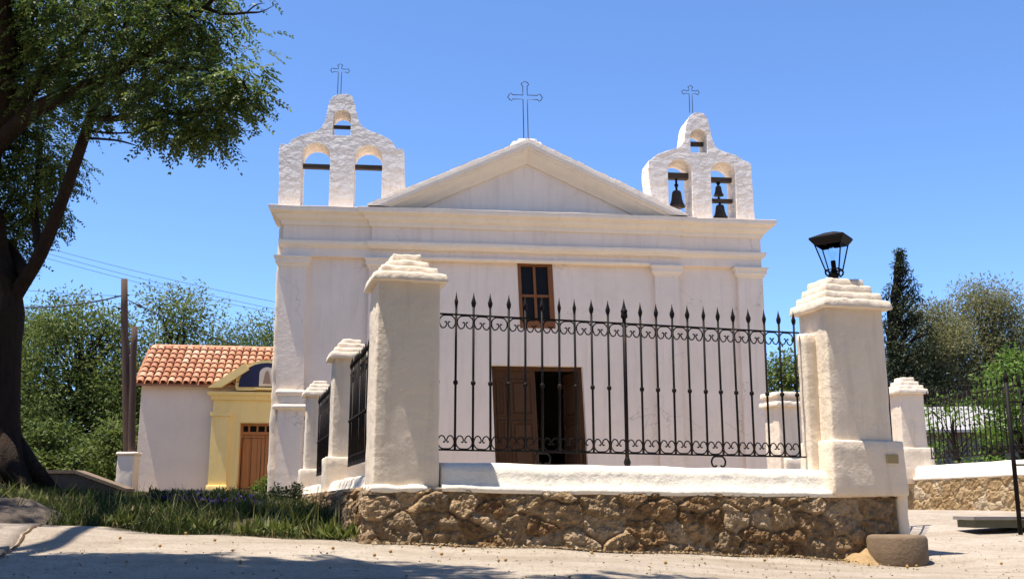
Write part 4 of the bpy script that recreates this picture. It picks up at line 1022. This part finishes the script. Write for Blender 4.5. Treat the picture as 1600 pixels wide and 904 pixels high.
# rock mound at the left
mb = MB(); V = []; F = []; n = 40; mc = at(12, 800, 9.9)
for i in range(n):
    for j in range(n):
        u, v = -1 + 2 * i / (n - 1), -1 + 2 * j / (n - 1); rr = min(1.0, math.hypot(u, v)); x, y = mc.x + u * 1.0 * .58 / .58 * .56, mc.y + v * .75
        h = .22 * max(0, 1 - rr ** 2.2) ** .8
        V.append((x, y, tz(x, y) - .05 + h + (.05 * mnoise.noise(Vector((u * 3, v * 3, 4))) + .035 * mnoise.fractal(Vector((u * 7, v * 7, 4)), .9, 2.0, 4)) * (1 - rr)))
for i in range(n - 1):
    for j in range(n - 1): F.append((i * n + j, (i + 1) * n + j, (i + 1) * n + j + 1, i * n + j + 1))
mb.add(V, F, .5, True); tag(mb.build('rock', M['concrete_dark']), 'smooth dark rock hump at the left edge where the grass meets the pavement', 'rock')

# ------------------------------------------------------------------ foliage
def rand_dirs(n):
    v = rng.normal(size=(n, 3)); return v / np.linalg.norm(v, axis=1, keepdims=True)
def leaf_quads(C, D, Nrm, ln, wd):
    # diamonds: C base, D unit dir, Nrm unit-ish normal -> (N,4,3)
    Sd = np.cross(D, Nrm); Sd /= np.linalg.norm(Sd, axis=1, keepdims=True) + 1e-9
    ln = np.broadcast_to(np.asarray(ln, float), (len(C),))[:, None]; wd = np.broadcast_to(np.asarray(wd, float), (len(C),))[:, None]
    return np.stack([C, C + D * ln * .45 + Sd * wd * .5, C + D * ln, C + D * ln * .45 - Sd * wd * .5], 1)
def fronds(C, D, length, pairs=6, leaf=.085, wid=.032, droop=.35):
    # compound leaves: C (n,3) base, D (n,3) direction
    n = len(C); up = np.array([0, 0, 1.0]); side = np.cross(D, up) + rng.normal(0, .25, (n, 3)); side /= np.linalg.norm(side, axis=1, keepdims=True) + 1e-9
    nr = np.cross(side, D); out = []; tt = rng.uniform(0, 1, n); T = []
    for k in range(pairs):
        f = .2 + .8 * (k + .5) / pairs
        base = C + D * (length * f)[:, None] + np.array([0, 0, -1.0]) * (droop * length * f * f)[:, None]
        for sg in (-1, 1):
            d = side * sg * .85 + D * .5 + rng.normal(0, .18, (n, 3)) + np.array([0, 0, -.35]); d /= np.linalg.norm(d, axis=1, keepdims=True)
            out.append(leaf_quads(base, d, nr + rng.normal(0, .35, (n, 3)), leaf * (1.1 - .45 * f), wid)); T.append(np.repeat(np.clip(tt + rng.normal(0, .15, n), 0, 1), 4))
    return np.concatenate(out).reshape(-1, 3), np.concatenate(T)

def branch_to(mb, start, end, r0, r1, n=6, wob=.12, seed=0):
    a, b = Vector(start), Vector(end); L = (b - a).length; pts = []
    for k in range(n + 1):
        t_ = k / n; p = a.lerp(b, t_) + Vector((0, 0, .18 * L * math.sin(math.pi * t_) * .5))
        p += Vector((mnoise.noise(Vector((k * .9, seed, 1))), mnoise.noise(Vector((k * .9, seed, 5))), mnoise.noise(Vector((k * .9, seed, 9))))) * wob * L * .5 * math.sin(math.pi * t_)
        pts.append(p)
    mb.tube(pts, [r0 + (r1 - r0) * k / n for k in range(n + 1)], 6); return pts

# --- the big tree at the left
bt_loc = Vector((-6.5, 13.0, tz(-6.5, 13.0)))
BT = thing('tree', 'large dark tree at the left edge, its leafy boughs reaching across the sky', 'tree', bt_loc, 0, None)
tr = MB()
def L3(pts): return [at(*p) for p in pts]
trunk = [(-6.5, 13, bt_loc.z - .25), (-6.5, 13, bt_loc.z + .05), (-6.5, 13, bt_loc.z + .3), (-6.52, 13, .95), *[tuple(p) for p in L3([(-10, 600, 13), (-8, 540, 13), (-4, 490, 13), (-6, 440, 13), (-14, 390, 13.05), (-20, 330, 13.05)])]]
tr.tube(catmull(trunk, 3), [float(q) for q in np.interp(np.arange(28) / 3, range(10), [.64, .54, .44, .36, .31, .31, .32, .27, .21, .19])], 18)
for k in range(7):
    a = k * .9 + .3; c, s = math.cos(a), math.sin(a)
    tr.tube([(-6.5 + c * .25, 13 + s * .25, bt_loc.z + .45), (-6.5 + c * .5, 13 + s * .5, bt_loc.z + .12), (-6.5 + c * .95, 13 + s * .95, tz(-6.5 + c * .95, 13 + s * .95) - .06)], [.16, .14, .05], 8)
limbs = [
    (L3([(2, 500, 13), (28, 455, 12.95), (64, 395, 12.8), (98, 310, 12.6), (128, 225, 12.3), (160, 130, 11.9), (195, 45, 11.5), (225, -60, 11.2), (240, -150, 11)]), .105, .03),
    (L3([(-8, 470, 13), (-20, 380, 13.1), (-22, 290, 13), (-5, 200, 12.7), (18, 110, 12.4), (42, 20, 12.0), (60, -80, 11.6), (70, -180, 11.2)]), .18, .07),
    (L3([(-12, 235, 12.7), (50, 175, 12.3), (120, 142, 11.8), (190, 105, 11.3), (255, 62, 10.8), (320, 12, 10.4), (370, -40, 10.1)]), .115, .03),
    (L3([(-8, 205, 12.7), (50, 140, 12.5), (95, 95, 12.2), (130, 55, 12.0), (175, -10, 11.7)]), .105, .04),
    (L3([(140, 185, 12.1), (185, 185, 11.5), (235, 172, 11.0), (290, 178, 10.6), (350, 165, 10.3), (400, 150, 10.1), (436, 142, 9.9)]), .045, .010),
    (L3([(225, 85, 11.0), (280, 105, 10.6), (330, 110, 10.3), (380, 130, 10.0)]), .035, .010),
    (L3([(320, 12, 10.4), (350, 22, 10.3), (385, 20, 10.2), (410, 18, 10.2), (437, 3, 10.1)]), .022, .005),
    (L3([(385, 20, 10.2), (400, 8, 10.2), (415, 5, 10.2)]), .010, .004),
    (L3([(140, 205, 12.1), (175, 208, 11.9), (215, 207, 11.7), (224, 206, 11.6)]), .018, .005), (L3([(140, 216, 12.1), (180, 219, 11.9), (205, 225, 11.8), (226, 232, 11.7)]), .018, .005),
    (L3([(62, 405, 12.8), (55, 330, 13.2), (62, 250, 13.4), (70, 180, 13.5)]), .06, .03), (L3([(40, 430, 13), (20, 395, 13.3), (-20, 350, 13.5), (-60, 330, 13.6)]), .09, .04),
    ([L3([(18, 110, 12.4)])[0], Vector((-5.7, 10.0, 6.4)), Vector((-5.4, 7.8, 6.9)), Vector((-5.0, 6.0, 7.0)), Vector((-3.9, 5.2, 6.9)), Vector((-2.4, 4.9, 6.7)), Vector((-.9, 4.9, 6.5))], .11, .03), ([Vector((-5.4, 7.8, 6.9)), Vector((-5.6, 4, 7.0)), Vector((-4, .5, 6.8)), Vector((-1, -2, 6.6)), Vector((2, -3, 6.4))], .09, .03), ([Vector((-5.0, 6.0, 7.0)), Vector((-2, 2.5, 6.7)), Vector((.6, 2, 6.6)), Vector((3, 1.5, 6.3))], .07, .02),  # last two boughs are added to carry the unseen leaves that block sky
    ([L3([(-5, 200, 12.7)])[0], Vector((-8.0, 11.5, 6.0)), Vector((-9.5, 10.2, 6.6))], .10, .04), ([L3([(18, 110, 12.4)])[0], Vector((-6.5, 14.5, 7.2)), Vector((-7, 16.5, 8))], .09, .03),
]
nodes = []
for pts, r0, r1 in limbs:
    cp_ = catmull(pts, 4); m = len(cp_)
    tr.tube(cp_, [(r0 + (r1 - r0) * k / (m - 1)) * (1 - .85 * max(0, k / (m - 1) - .65) / .35) for k in range(m)], 8); nodes += cp_[2:]
vis = [(25, 40, 12), (60, 15, 11.8), (105, 25, 11.8), (150, 10, 11.6), (195, 25, 11.3), (245, 15, 11), (290, 5, 10.8), (330, 0, 10.6), (85, 70, 12), (130, 75, 11.8), (175, 70, 11.5), (215, 65, 11.2), (260, 90, 10.9), (300, 60, 10.6), (325, 55, 10.5), (335, 90, 10.4),
       (45, 105, 12.4), (100, 120, 12.2), (20, 140, 12.6), (60, 150, 12.6), (200, 120, 11.5), (235, 130, 11.2), (285, 140, 10.8), (320, 130, 10.5), (350, 125, 10.3), (370, 160, 10.1), (400, 150, 10.0), (420, 145, 9.9), (425, 165, 10), (275, 180, 10.8), (300, 205, 10.7), (330, 190, 10.5), (345, 220, 10.5), (380, 205, 10.3), (365, 230, 10.4), (320, 222, 10.6), (285, 215, 10.8), (245, 165, 11.1), (210, 160, 11.4), (160, 165, 11.9), (165, 200, 12), (395, 185, 10.2),
       (180, 140, 11.8), (140, 110, 12), (110, 165, 12.3), (30, 190, 13), (80, 200, 13.2), (50, 230, 13.3), (95, 245, 13.4), (25, 270, 13.4), (70, 285, 13.5), (105, 300, 13.2), (40, 320, 13.6), (85, 335, 13.6), (20, 360, 13.6), (60, 375, 13.7), (95, 350, 13.4), (30, 410, 13.7), (5, 310, 13.6), (10, 230, 13.2), (120, 270, 12.9), (15, 90, 12.4), (350, 60, 10.4), (10, 430, 13.8), (48, 180, 13.1), (200, 190, 11.7)]
cl = [(np.array(at(*v)) + np.array((-.26, 0, .16)), .38 if v[0] < 125 and v[1] > 150 else .23 if v[0] > 330 or v[1] > 150 else .36, 90 if v[0] < 125 else 46 if v[0] > 330 or v[1] > 150 else 66) for v in vis]
for x, y, z in [(-7.4, 11.5, 5.6), (-6.6, 10.2, 5.8), (-7.8, 9.6, 5.9), (-5.6, 11.4, 6.2), (-6.4, 12.4, 7), (-4.9, 10.6, 6.0), (-8.6, 12.4, 5.8), (-9.4, 10.6, 6.2), (-5.2, 12.6, 6.6), (-4.2, 11.6, 6.2), (-5.8, 9.4, 5.6), (-3.9, 10.6, 5.6), (-7.0, 14.5, 7), (-6.2, 16, 7.6), (-7.8, 16, 7.2), (-8.4, 14.2, 6.6), (-5.0, 14.4, 6.8), (-9.6, 13.4, 6.2), (-4.6, 9.4, 5.8), (-3.6, 11.3, 5.4), (-3.4, 10.3, 5.5), (-6.4, 8.6, 6.4)]:
    cl.append((np.array((x, y, z)), .75, 80))
NV = len(cl)
for k in range(96):                                   # bough that shades the road in front of the picture
    x = rng.uniform(-6.2, -2.4); y = rng.uniform(3.0, 6.15)
    cl.append((np.array((x, y + .15 * math.sin(x * 2), rng.uniform(6.2, 7.2))), .62, 56))
for k in range(9): cl.append((np.array((rng.uniform(-2.4, -.4), rng.uniform(4.2, 5.55), rng.uniform(6.2, 6.9))), .45, 34))
for k in range(80):  # more unseen clumps added to cut the sky light on road and pillars
    x = rng.uniform(-2.6, 5.0); cl.append((np.array((x, rng.uniform(3.0, 5.25 - .12 * max(0, x)), rng.uniform(6.0, 7.2))), .7, 60))
for k in range(210):                                   # unseen leaf clumps added overhead and behind the viewer to block sky light
    x = rng.uniform(-7.5, 4.0); y = rng.uniform(-6.5, 4.2); cl.append((np.array((x, min(y, 4.2 - .25 * max(0, x)), rng.uniform(5.4, 7.4))), 1.0, 62))
NP = np.array([tuple(p) for p in nodes]); Cs, Ds, Ln = [], [], []
for i, (c, r_, n) in enumerate(cl):
    j = int(np.argmin(((NP - c) ** 2).sum(1) + 4 * (NP[:, 2] > c[2] + .3))); branch_to(tr, NP[j], c, .016, .004, 5, .25, i)
    for k in range(3):
        e = c + np.clip(rng.normal(0, r_ * .5, 3), -r_ * .6, r_ * .6); tr.tube([tuple(c), tuple((c + e) / 2 + rng.normal(0, .04, 3)), tuple(e)], [.005, .004, .002], 4)
    p = rng.normal(size=(n, 3)); p /= np.linalg.norm(p, axis=1, keepdims=True); p *= (rng.uniform(0, 1, (n, 1)) ** .45) * r_; p[:, 2] *= .6
    d = p / r_ + rng.normal(0, .45, (n, 3)); d[:, 2] = d[:, 2] * .5 - .25; d /= np.linalg.norm(d, axis=1, keepdims=True)
    Cs.append(c + p); Ds.append(d); Ln.append(rng.uniform(.18, .34, n))
tr.v = [tuple(Vector(v) - bt_loc) for v in tr.v]; tr.build('trunk', M['bark'], BT)
V, T = fronds(np.concatenate(Cs[:NV]), np.concatenate(Ds[:NV]), np.concatenate(Ln[:NV]), 7, .075, .027)
V2, T2 = fronds(np.concatenate(Cs[NV:]), np.concatenate(Ds[NV:]), np.concatenate(Ln[NV:]) * 1.3, 6, .15, .06)  # larger leaves so the clumps out of view block more light
V = np.concatenate([V, V2]); T = np.concatenate([T, T2])
mesh_np('crown', V - np.array(bt_loc), 4, M['leaf_big'], T, BT)

# --- background trees
def tree(label, px, Y, zt, width, mat, bark, nclump, nleaf, leaf, seed, trunk_h=.35, shape='round', group='trees behind the yard', clump=.16, lean=0.0, base=None, flat=.75, name='tree', cat='tree', wd=.45, trunk_r=None):
    r = np.random.default_rng(seed); q = at(px, 785, Y); zb0 = tz(q.x, Y) if base is None else base; Hh = zt - zb0
    loc = Vector((q.x, Y, zb0)); t_ = thing(name, label, cat, loc, 0, group); tb = MB()
    tr_ = trunk_r or Hh * .022
    stem = catmull([(0, 0, -.2), (r.normal(0, .02) * Hh, r.normal(0, .02) * Hh, Hh * .3), (r.normal(lean * .5, .03) * Hh, r.normal(0, .03) * Hh, Hh * .6), (lean * Hh, 0, Hh * (.92 if shape == 'cone' else .8))], 5)
    tb.tube(stem, [tr_ * (1.15 - k / (len(stem) - 1)) + .015 for k in range(len(stem))], 8)
    C_ = []
    while len(C_) < nclump:
        h = r.uniform(trunk_h, 1.0); a = r.uniform(0, 2 * math.pi)
        if shape == 'cone': rad = width * .5 * max(.03, 1 - h) ** .9 * (1 + .35 * math.sin(h * 40 + a * 2))
        elif shape == 'bush': rad = width * .5 * math.sqrt(max(0, 1 - h * h))
        else:
            u = (h - trunk_h) / (1 - trunk_h); rad = width * .5 * math.sqrt(max(0, 1 - (2 * u - .85) ** 2 / 1.35)) if u < .97 else width * .1
        k = (.35 + .65 * r.uniform() ** .5) * (1 + .22 * mnoise.noise(Vector((math.cos(a) * 1.7, math.sin(a) * 1.7 + seed, h * 4))))
        C_.append((math.cos(a) * rad * k + lean * h * Hh, math.sin(a) * rad * k, h * Hh - clump * Hh * .35))
    Q, T = [], []
    for i, c in enumerate(C_):
        c = np.array(c); rc = clump * Hh * r.uniform(.6, 1.15) * ((.28 + 1.5 * (1 - c[2] / Hh)) if shape == 'cone' else 1)
        hh = max(.12, min(.95, (c[2] / Hh) * (.95 if shape == 'cone' else r.uniform(.55, .8)))); j = int(hh * (len(stem) - 1))
        branch_to(tb, stem[j], c, tr_ * .32, tr_ * .06, 5, .2, i + seed)
        n = max(26 if shape == 'cone' else 5, int(nleaf * (rc / (clump * Hh)) ** 2))
        p = r.normal(size=(n, 3)); p /= np.linalg.norm(p, axis=1, keepdims=True); p *= (r.uniform(0, 1, (n, 1)) ** .5) * rc; p[:, 2] *= flat
        p += (r.normal(size=(n, 3)) * rc * .12)
        d = p / rc + r.normal(0, .6, (n, 3)); d[:, 2] -= .25; d /= np.linalg.norm(d, axis=1, keepdims=True)
        nr = r.normal(0, .55, (n, 3)); nr[:, 2] += 1
        lq_ = leaf_quads(c + p, d, nr, leaf * r.uniform(.6, 1.3, n), leaf * wd * r.uniform(.7, 1.2, n)); Q.append(lq_.reshape(-1, 3))
        T.append(np.repeat(np.clip(r.normal(.5, .2, n) + r.normal(0, .16), 0, 1), 4))
    tb.build('trunk', M[bark], t_); mesh_np('crown', np.concatenate(Q), 4, M[mat], np.concatenate(T), t_)
    return t_
def ztop(py, Y): return at(800, py, Y).z
tree('broad olive green tree left of the tall pole, behind the retaining wall', 104, 44, ztop(462, 44), 6.4, 'leaf_olive', 'bark', 100, 380, 0.19, 11, .12)
tree('olive green tree just behind the big dark trunk', 0, 47, ztop(480, 47), 6.5, 'leaf_olive', 'bark', 80, 340, 0.19, 12, .1)
tree('tall green tree rising behind the chapel roof beside the tall pole', 246, 46, ztop(452, 46), 5.6, 'leaf_olive', 'bark', 78, 350, 0.19, 13, .15)
tree('thin topped green tree behind the middle of the chapel roof', 328, 50, ztop(497, 50), 4.4, 'leaf_olive', 'bark', 50, 290, 0.19, 14, .3)
tree('green tree whose top shows between the chapel roof and the church wall', 410, 52, ztop(488, 52), 4.0, 'leaf_olive', 'bark', 46, 290, 0.19, 15, .3)
for i, (px, pyt, lab) in enumerate(((60, 660, 'dark leafy shrub beneath the trees beside the big trunk'), (115, 690, 'dark leafy shrub above the sloping retaining wall'), (168, 650, 'dark leafy shrub left of the poles'), (235, 690, 'dark leafy shrub hidden behind the chapel corner'))):
    tree(lab, px, 37 + i % 2, ztop(pyt, 37), 3.6, 'leaf_olive', 'bark', 34, 190, .20, 60 + i, .02, 'bush', 'shrubs under the left trees', clump=.25, name='shrub', cat='shrub')
tree('tall dark narrow conifer right of the lantern pillar', 1440, 47, ztop(384, 47), 5.6, 'leaf_conifer', 'bark', 300, 110, .20, 21, .10, 'cone', clump=.05, flat=.55, wd=.3, lean=-.01)
tree('grey olive eucalyptus with a rounded top next to the dark conifer', 1478, 49, ztop(465, 49), 4.0, 'leaf_euc', 'bark_grey', 100, 460, 0.17, 22, .25, clump=.13, wd=.35)
tree('widest grey olive eucalyptus, at the right edge of the sky', 1566, 51, ztop(440, 51), 5.4, 'leaf_euc', 'bark_grey', 130, 470, 0.17, 23, .25, clump=.12, wd=.35)
tree('eucalyptus partly cut off by the right picture edge', 1655, 54, ztop(500, 54), 3.8, 'leaf_euc', 'bark_grey', 50, 380, 0.17, 24, .2, clump=.13, wd=.35)
tree('bright green young tree at the right edge behind the iron fence', 1610, 30, ztop(545, 30), 2.7, 'leaf_bright', 'bark', 46, 150, .17, 31, .3, clump=.14)
tree('small bright green sapling before the grey roofed house', 1500, 27, ztop(620, 27), 2.1, 'leaf_bright', 'bark', 16, 70, .15, 32, .35, clump=.16)
tree('round green tree seen between the church corner and the lantern pillar', 1242, 44, ztop(553, 44), 3.6, 'leaf_olive', 'bark', 50, 200, .22, 33, .15, clump=.16)
for i, (px, pyt, lab) in enumerate(((1395, 600, 'dark bush right behind the lantern pillar and conifer'), (1470, 610, 'dark bush between the narrow right pillar and the house'), (1610, 620, 'dark bush at the right edge beside the house'))):
    tree(lab, px, 55, ztop(pyt, 55), 5, 'leaf_euc', 'bark', 34, 200, .28, 70 + i, .02, 'bush', 'bushes behind the right fence', clump=.25, name='shrub', cat='shrub')
# a far wood closing the view, with an unseen arc added to block sky
def wood(label, path, hs, n, seed):
    r = np.random.default_rng(seed); P = np.array(path, float); sg_ = np.linalg.norm(np.diff(P, axis=0), axis=1); L = np.concatenate([[0], np.cumsum(sg_)])
    u = r.uniform(0, L[-1], n); x = np.interp(u, L, P[:, 0]) + r.normal(0, 2.0, n); y = np.interp(u, L, P[:, 1]) + r.normal(0, 2.0, n); h = np.interp(u, L, hs)
    top = h * (1 + .3 * np.array([mnoise.noise(Vector((q * .25, seed, 0))) for q in u])); c = np.stack([x, y, -1.2 + (top + 1.2) * r.uniform(0, 1, n) ** .8], 1)
    q = leaf_quads(c, rand_dirs(n), rand_dirs(n), .8, .55).reshape(-1, 3)
    o = mesh_np('wood_with_sky_screen', q, 4, M['leaf_olive'], np.repeat(r.uniform(0, .6, n), 4)); return tag(o, label, 'wood', kind='stuff')
wood('far wood of dark green trees closing the view on the left, with an unseen arc added behind the viewer to block sky', [(-14, 66), (-44, 66), (-44, 20), (-34, -16), (-12, -27), (0, -28)], [7, 7, 9, 12, 13, 13], 30000, 1)
wood('far wood of dark green trees closing the view on the right, with an unseen arc added behind the viewer to block sky', [(12, 70), (52, 70), (46, 20), (34, -16), (12, -27), (0, -28)], [5, 5, 8, 12, 13, 13], 30000, 2)

# ------------------------------------------------------------------ grass, flowers, weeds
def grass(n, poly_box, hfun, wid, seed):
    r = np.random.default_rng(seed); x = r.uniform(poly_box[0], poly_box[1], n); y = r.uniform(poly_box[2], poly_box[3], n)
    k = in_poly(x, y, GRASS_POLY); x, y = x[k], y[k]; pk = np.clip(.55 + 1.1 * vnoise(x, y, 1.3, 4.0) + .5 * vnoise(x, y, 3.7, 2.0), .10, 1) > r.uniform(0, 1, len(x)); x, y = x[pk], y[pk]; n = len(x)
    z = terrain(x, y) - .015; h = hfun(x, y, r); a = r.uniform(0, 2 * math.pi, n); ca, sa = np.cos(a), np.sin(a); bend = h * r.uniform(.1, .75, n)
    w_ = wid * r.uniform(.6, 1.3, n); b = r.uniform(0, 2 * math.pi, n); bx, by = np.cos(b) * bend, np.sin(b) * bend
    P = np.stack([x, y, z], 1)
    def at_(f, ww): 
        m = P + np.stack([bx * f * f, by * f * f, h * f * (1 - .18 * f * bend / h)], 1); sd_ = np.stack([ca * w_ * ww, sa * w_ * ww, 0 * w_], 1); return m - sd_, m + sd_
    a0, b0_ = at_(0, .5); a1, b1_ = at_(.5, .42); a2, b2_ = at_(1, .06)
    V = np.stack([a0, b0_, b1_, a1, a1, b1_, b2_, a2], 1).reshape(-1, 3); pt = np.clip(r.normal(.42, .17, n) + .30 * vnoise(x, y, .9, seed) + .2 * vnoise(x, y, 4.0, seed), 0, .93); pt[r.uniform(0, 1, n) < .09] = 1.0
    return V, np.repeat(pt, 8)
def h_near(x, y, r): return (.04 + .10 * np.clip(.5 + vnoise(x, y, 1.6, 2.2), 0, 1)) * r.uniform(.5, 1.45, len(x))
def h_far(x, y, r): return (.05 + .08 * np.clip(.5 + vnoise(x, y, .9, 5.2), 0, 1)) * r.uniform(.5, 1.3, len(x))
Va, Ta = grass(90000, (-7.5, -1.3, 8.8, 14), h_near, .011, 1); Vb, Tb = grass(70000, (-13, -2, 13.5, 30), h_far, .02, 2)
g2, t2 = grass(900, (-6, -1.3, 8.9, 12), lambda x, y, r: r.uniform(.20, .40, len(x)), .012, 3); t2 = np.clip(t2 + .3, 0, .95)
wv, wt = [], []
rw_ = np.random.default_rng(11)
for px, py, Y in ((190, 828, 9.5), (262, 826, 9.6), (300, 818, 9.9), (322, 828, 9.5), (118, 806, 10.2), (40, 760, 11.4), (70, 765, 11.4), (20, 755, 11.8), (395, 836, 9.2), (440, 828, 9.4), (505, 836, 9.05), (540, 840, 8.95), (468, 800, 10.2), (612, 846, 8.78), (575, 843, 8.8), (735, 851, 9.02), (1128, 864, 9.6)):
    q = at(px, py, Y); m = 46 if px < 560 else 16; b = rw_.uniform(0, 2 * math.pi, m); el = rw_.uniform(.25, 1.2, m); d = np.stack([np.cos(b) * np.cos(el), np.sin(b) * np.cos(el), np.sin(el)], 1)
    C = np.stack([q.x + rw_.normal(0, .07, m), Y + rw_.normal(0, .07, m), np.zeros(m)], 1); C[:, 2] = terrain(C[:, 0], C[:, 1]) + .02
    wv.append(leaf_quads(C, d, rand_dirs(m) * .4 + np.array([0, 0, 1.0]), rw_.uniform(.09, .22, m), .028).reshape(-1, 3)); wt.append(np.repeat(np.clip(rw_.normal(.72, .12, m), 0, .93), 4))
g2 = np.concatenate([g2] + wv); t2 = np.concatenate([t2] + wt)
tag(mesh_np('grass', np.concatenate([Va, Vb, g2]), 4, M['grass'], np.concatenate([Ta, Tb, t2])), 'uncut green grass between the pavement, the chapel and the yard wall', 'grass', kind='stuff')
# purple flowers
def flowers(label, px, py, Y, rx, ry, n, seed, mat='petal', h=.14, name='flower_patch', cat='flowers', leafy=True):
    r = np.random.default_rng(seed); q = at(px, py, Y); m = 700 if n is None else n
    a = r.uniform(0, 2 * math.pi, m); k = np.sqrt(r.uniform(0, 1, m)); x = q.x + np.cos(a) * k * rx; y = Y + np.sin(a) * k * ry; z = terrain(x, y) + h * r.uniform(.55, 1.1, m) * (1.05 - .5 * k * k)
    C = np.stack([x, y, z], 1); out = leaf_quads(C, rand_dirs(m), rand_dirs(m), .05, .035).reshape(-1, 3)
    root = thing(name, label, cat, (q.x, Y, tz(q.x, Y)))
    o = np.array(root.location); mesh_np('petals' if mat == 'petal' else 'leaves', out - o, 4, M[mat], np.repeat(r.uniform(0, 1, m), 4), root)
    if leafy:
        m2 = m; x = q.x + np.cos(a) * k * rx; C = np.stack([x, y, terrain(x, y) + r.uniform(0, h * .9, m)], 1); d = rand_dirs(m2); d[:, 2] = np.abs(d[:, 2]) + .4; d /= np.linalg.norm(d, axis=1, keepdims=True)
        mesh_np('leaves', leaf_quads(C, d, rand_dirs(m2), .10, .025).reshape(-1, 3) - o, 4, M['grass'], np.repeat(r.uniform(0, .7, m2), 4), root)
flowers('patch of purple flowers in the grass below the yellow portal', 300, 782, 13.2, .55, .3, 1100, 3)
flowers('smaller purple flower patch beside the yard wall', 372, 785, 13.0, .35, .2, 500, 4)
tree('low dark clipped shrub in the grass before the yellow portal', 350, 25, ztop(764, 25), 1.9, 'leaf_conifer', 'bark', 26, 150, .08, 81, .0, 'bush', 'low shrubs by the chapel', clump=.5, name='shrub', cat='shrub')
tree('dark bushy plant at the back end of the left yard wall', 446, 16.5, ztop(752, 16.5), .75, 'leaf_conifer', 'bark', 16, 130, .06, 82, .0, 'bush', 'low shrubs by the chapel', clump=.4, name='shrub', cat='shrub')
tree('small yellowish green bush at the chapel door', 416, 27.5, ztop(745, 27.5), .85, 'leaf_bright', 'bark', 14, 70, .09, 83, .0, 'bush', 'low shrubs by the chapel', clump=.3, name='shrub', cat='shrub')

# ------------------------------------------------------------------ litter on the road
r = np.random.default_rng(5); n = 1500
x = r.uniform(-4.2, 7, n); y = r.uniform(5.2, 11.5, n); k = ~in_poly(x, y, GRASS_POLY) & ((x - A0.x) * E2.x + (y - A0.y) * E2.y < FRONT - .08) | ((x > 4.2) & (y < 11.5)); x, y = x[k], y[k]
edge = r.uniform(0, 1, 900); ex = [yard(-.6 + 4.9 * e, FRONT - .06 - abs(r.normal(0, .10))) for e in edge]; x = np.concatenate([x, [p.x for p in ex]]); y = np.concatenate([y, [p.y for p in ex]])
n = len(x); s_ = r.uniform(.003, .010, n) * np.where(r.uniform(0, 1, n) < .06, 1.9, 1); z = terrain(x, y) + s_ * .35 + .012
O = np.array([(1, 0, 0), (0, 1, 0), (-1, 0, 0), (0, -1, 0), (0, 0, .8), (0, 0, -.8)], float)
V = (np.stack([x, y, z], 1)[:, None] + O[None] * s_[:, None, None] * r.uniform(.6, 1.3, (n, 6, 1))).reshape(-1, 3)
Ft = np.array([(0, 1, 4), (1, 2, 4), (2, 3, 4), (3, 0, 4), (1, 0, 5), (2, 1, 5), (3, 2, 5), (0, 3, 5)]); F = (np.arange(n)[:, None, None] * 6 + Ft[None]).reshape(-1, 3)
tag(mesh_np('gravel', V, 3, M['gravel'], np.repeat(r.uniform(0, 1, n), 6), F=F), 'loose grit and crumbs of stone on the sunlit road', 'gravel', kind='stuff')
n = 1700; x = r.uniform(-4.4, 5.5, n); y = r.uniform(5.6, 10, n)
x2 = []; y2 = []
for i in range(n):
    if r.uniform() < .55: p = yard(r.uniform(-.6, 4.5), FRONT - .08 - abs(r.normal(0, .16))); x[i], y[i] = p.x, p.y
    elif r.uniform() < .5: f = r.uniform(); x[i], y[i] = -4.2 + f * 2.8 + r.normal(0, .05), 9.55 - f * .75 - abs(r.normal(0, .12))
C = np.stack([x, y, terrain(x, y) + .016 + r.uniform(0, .012, n)], 1); d = r.normal(size=(n, 3)); d[:, 2] *= .15; d /= np.linalg.norm(d, axis=1, keepdims=True); nr = r.normal(0, .25, (n, 3)); nr[:, 2] += 1
k = ~in_poly(x, y, GRASS_POLY) & ((x - A0.x) * E2.x + (y - A0.y) * E2.y < FRONT - .07)
tag(mesh_np('leaf_litter', leaf_quads(C, d, nr, r.uniform(.018, .05, n), r.uniform(.008, .018, n))[k].reshape(-1, 3), 4, M['litter'], np.repeat(r.uniform(0, 1, n)[k], 4)), 'dry leaf litter scattered along the foot of the stone wall', 'leaf litter', kind='stuff')
fr0 = None
for px, py in [(372, 837), (430, 848), (655, 856), (688, 858), (676, 862), (610, 866), (724, 865), (712, 859), (935, 857), (950, 860), (925, 868), (690, 871), (1207, 866), (905, 842), (1355, 848), (1415, 852), (1430, 856), (1195, 880), (1418, 890), (1565, 884), (1040, 884), (240, 845), (320, 858), (520, 862), (585, 872), (790, 880)]:
    px_, Y = px / 1.0, 0
    d = ray(px * .78 if px < 460 else px, py); 
    for it in range(60):
        Y = 4.5 + it * .08; p = Vector(d) * (Y / d[1])
        if tz(p.x, p.y) >= p.z: break
    loc = (p.x, p.y, tz(p.x, p.y) + .024)
    if fr0 is None:
        fr0 = MB().lathe([(.003, -.013), (.009, -.009), (.013, 0), (.010, .008), (.004, .011)], 8).build('fallen_fruit', M['fruit'], None, loc)
        tag(fr0, 'small dry yellow fruit fallen on the pale road', 'fruit', 'fallen fruits on the road')
    else:
        o = dup(fr0, None, loc);
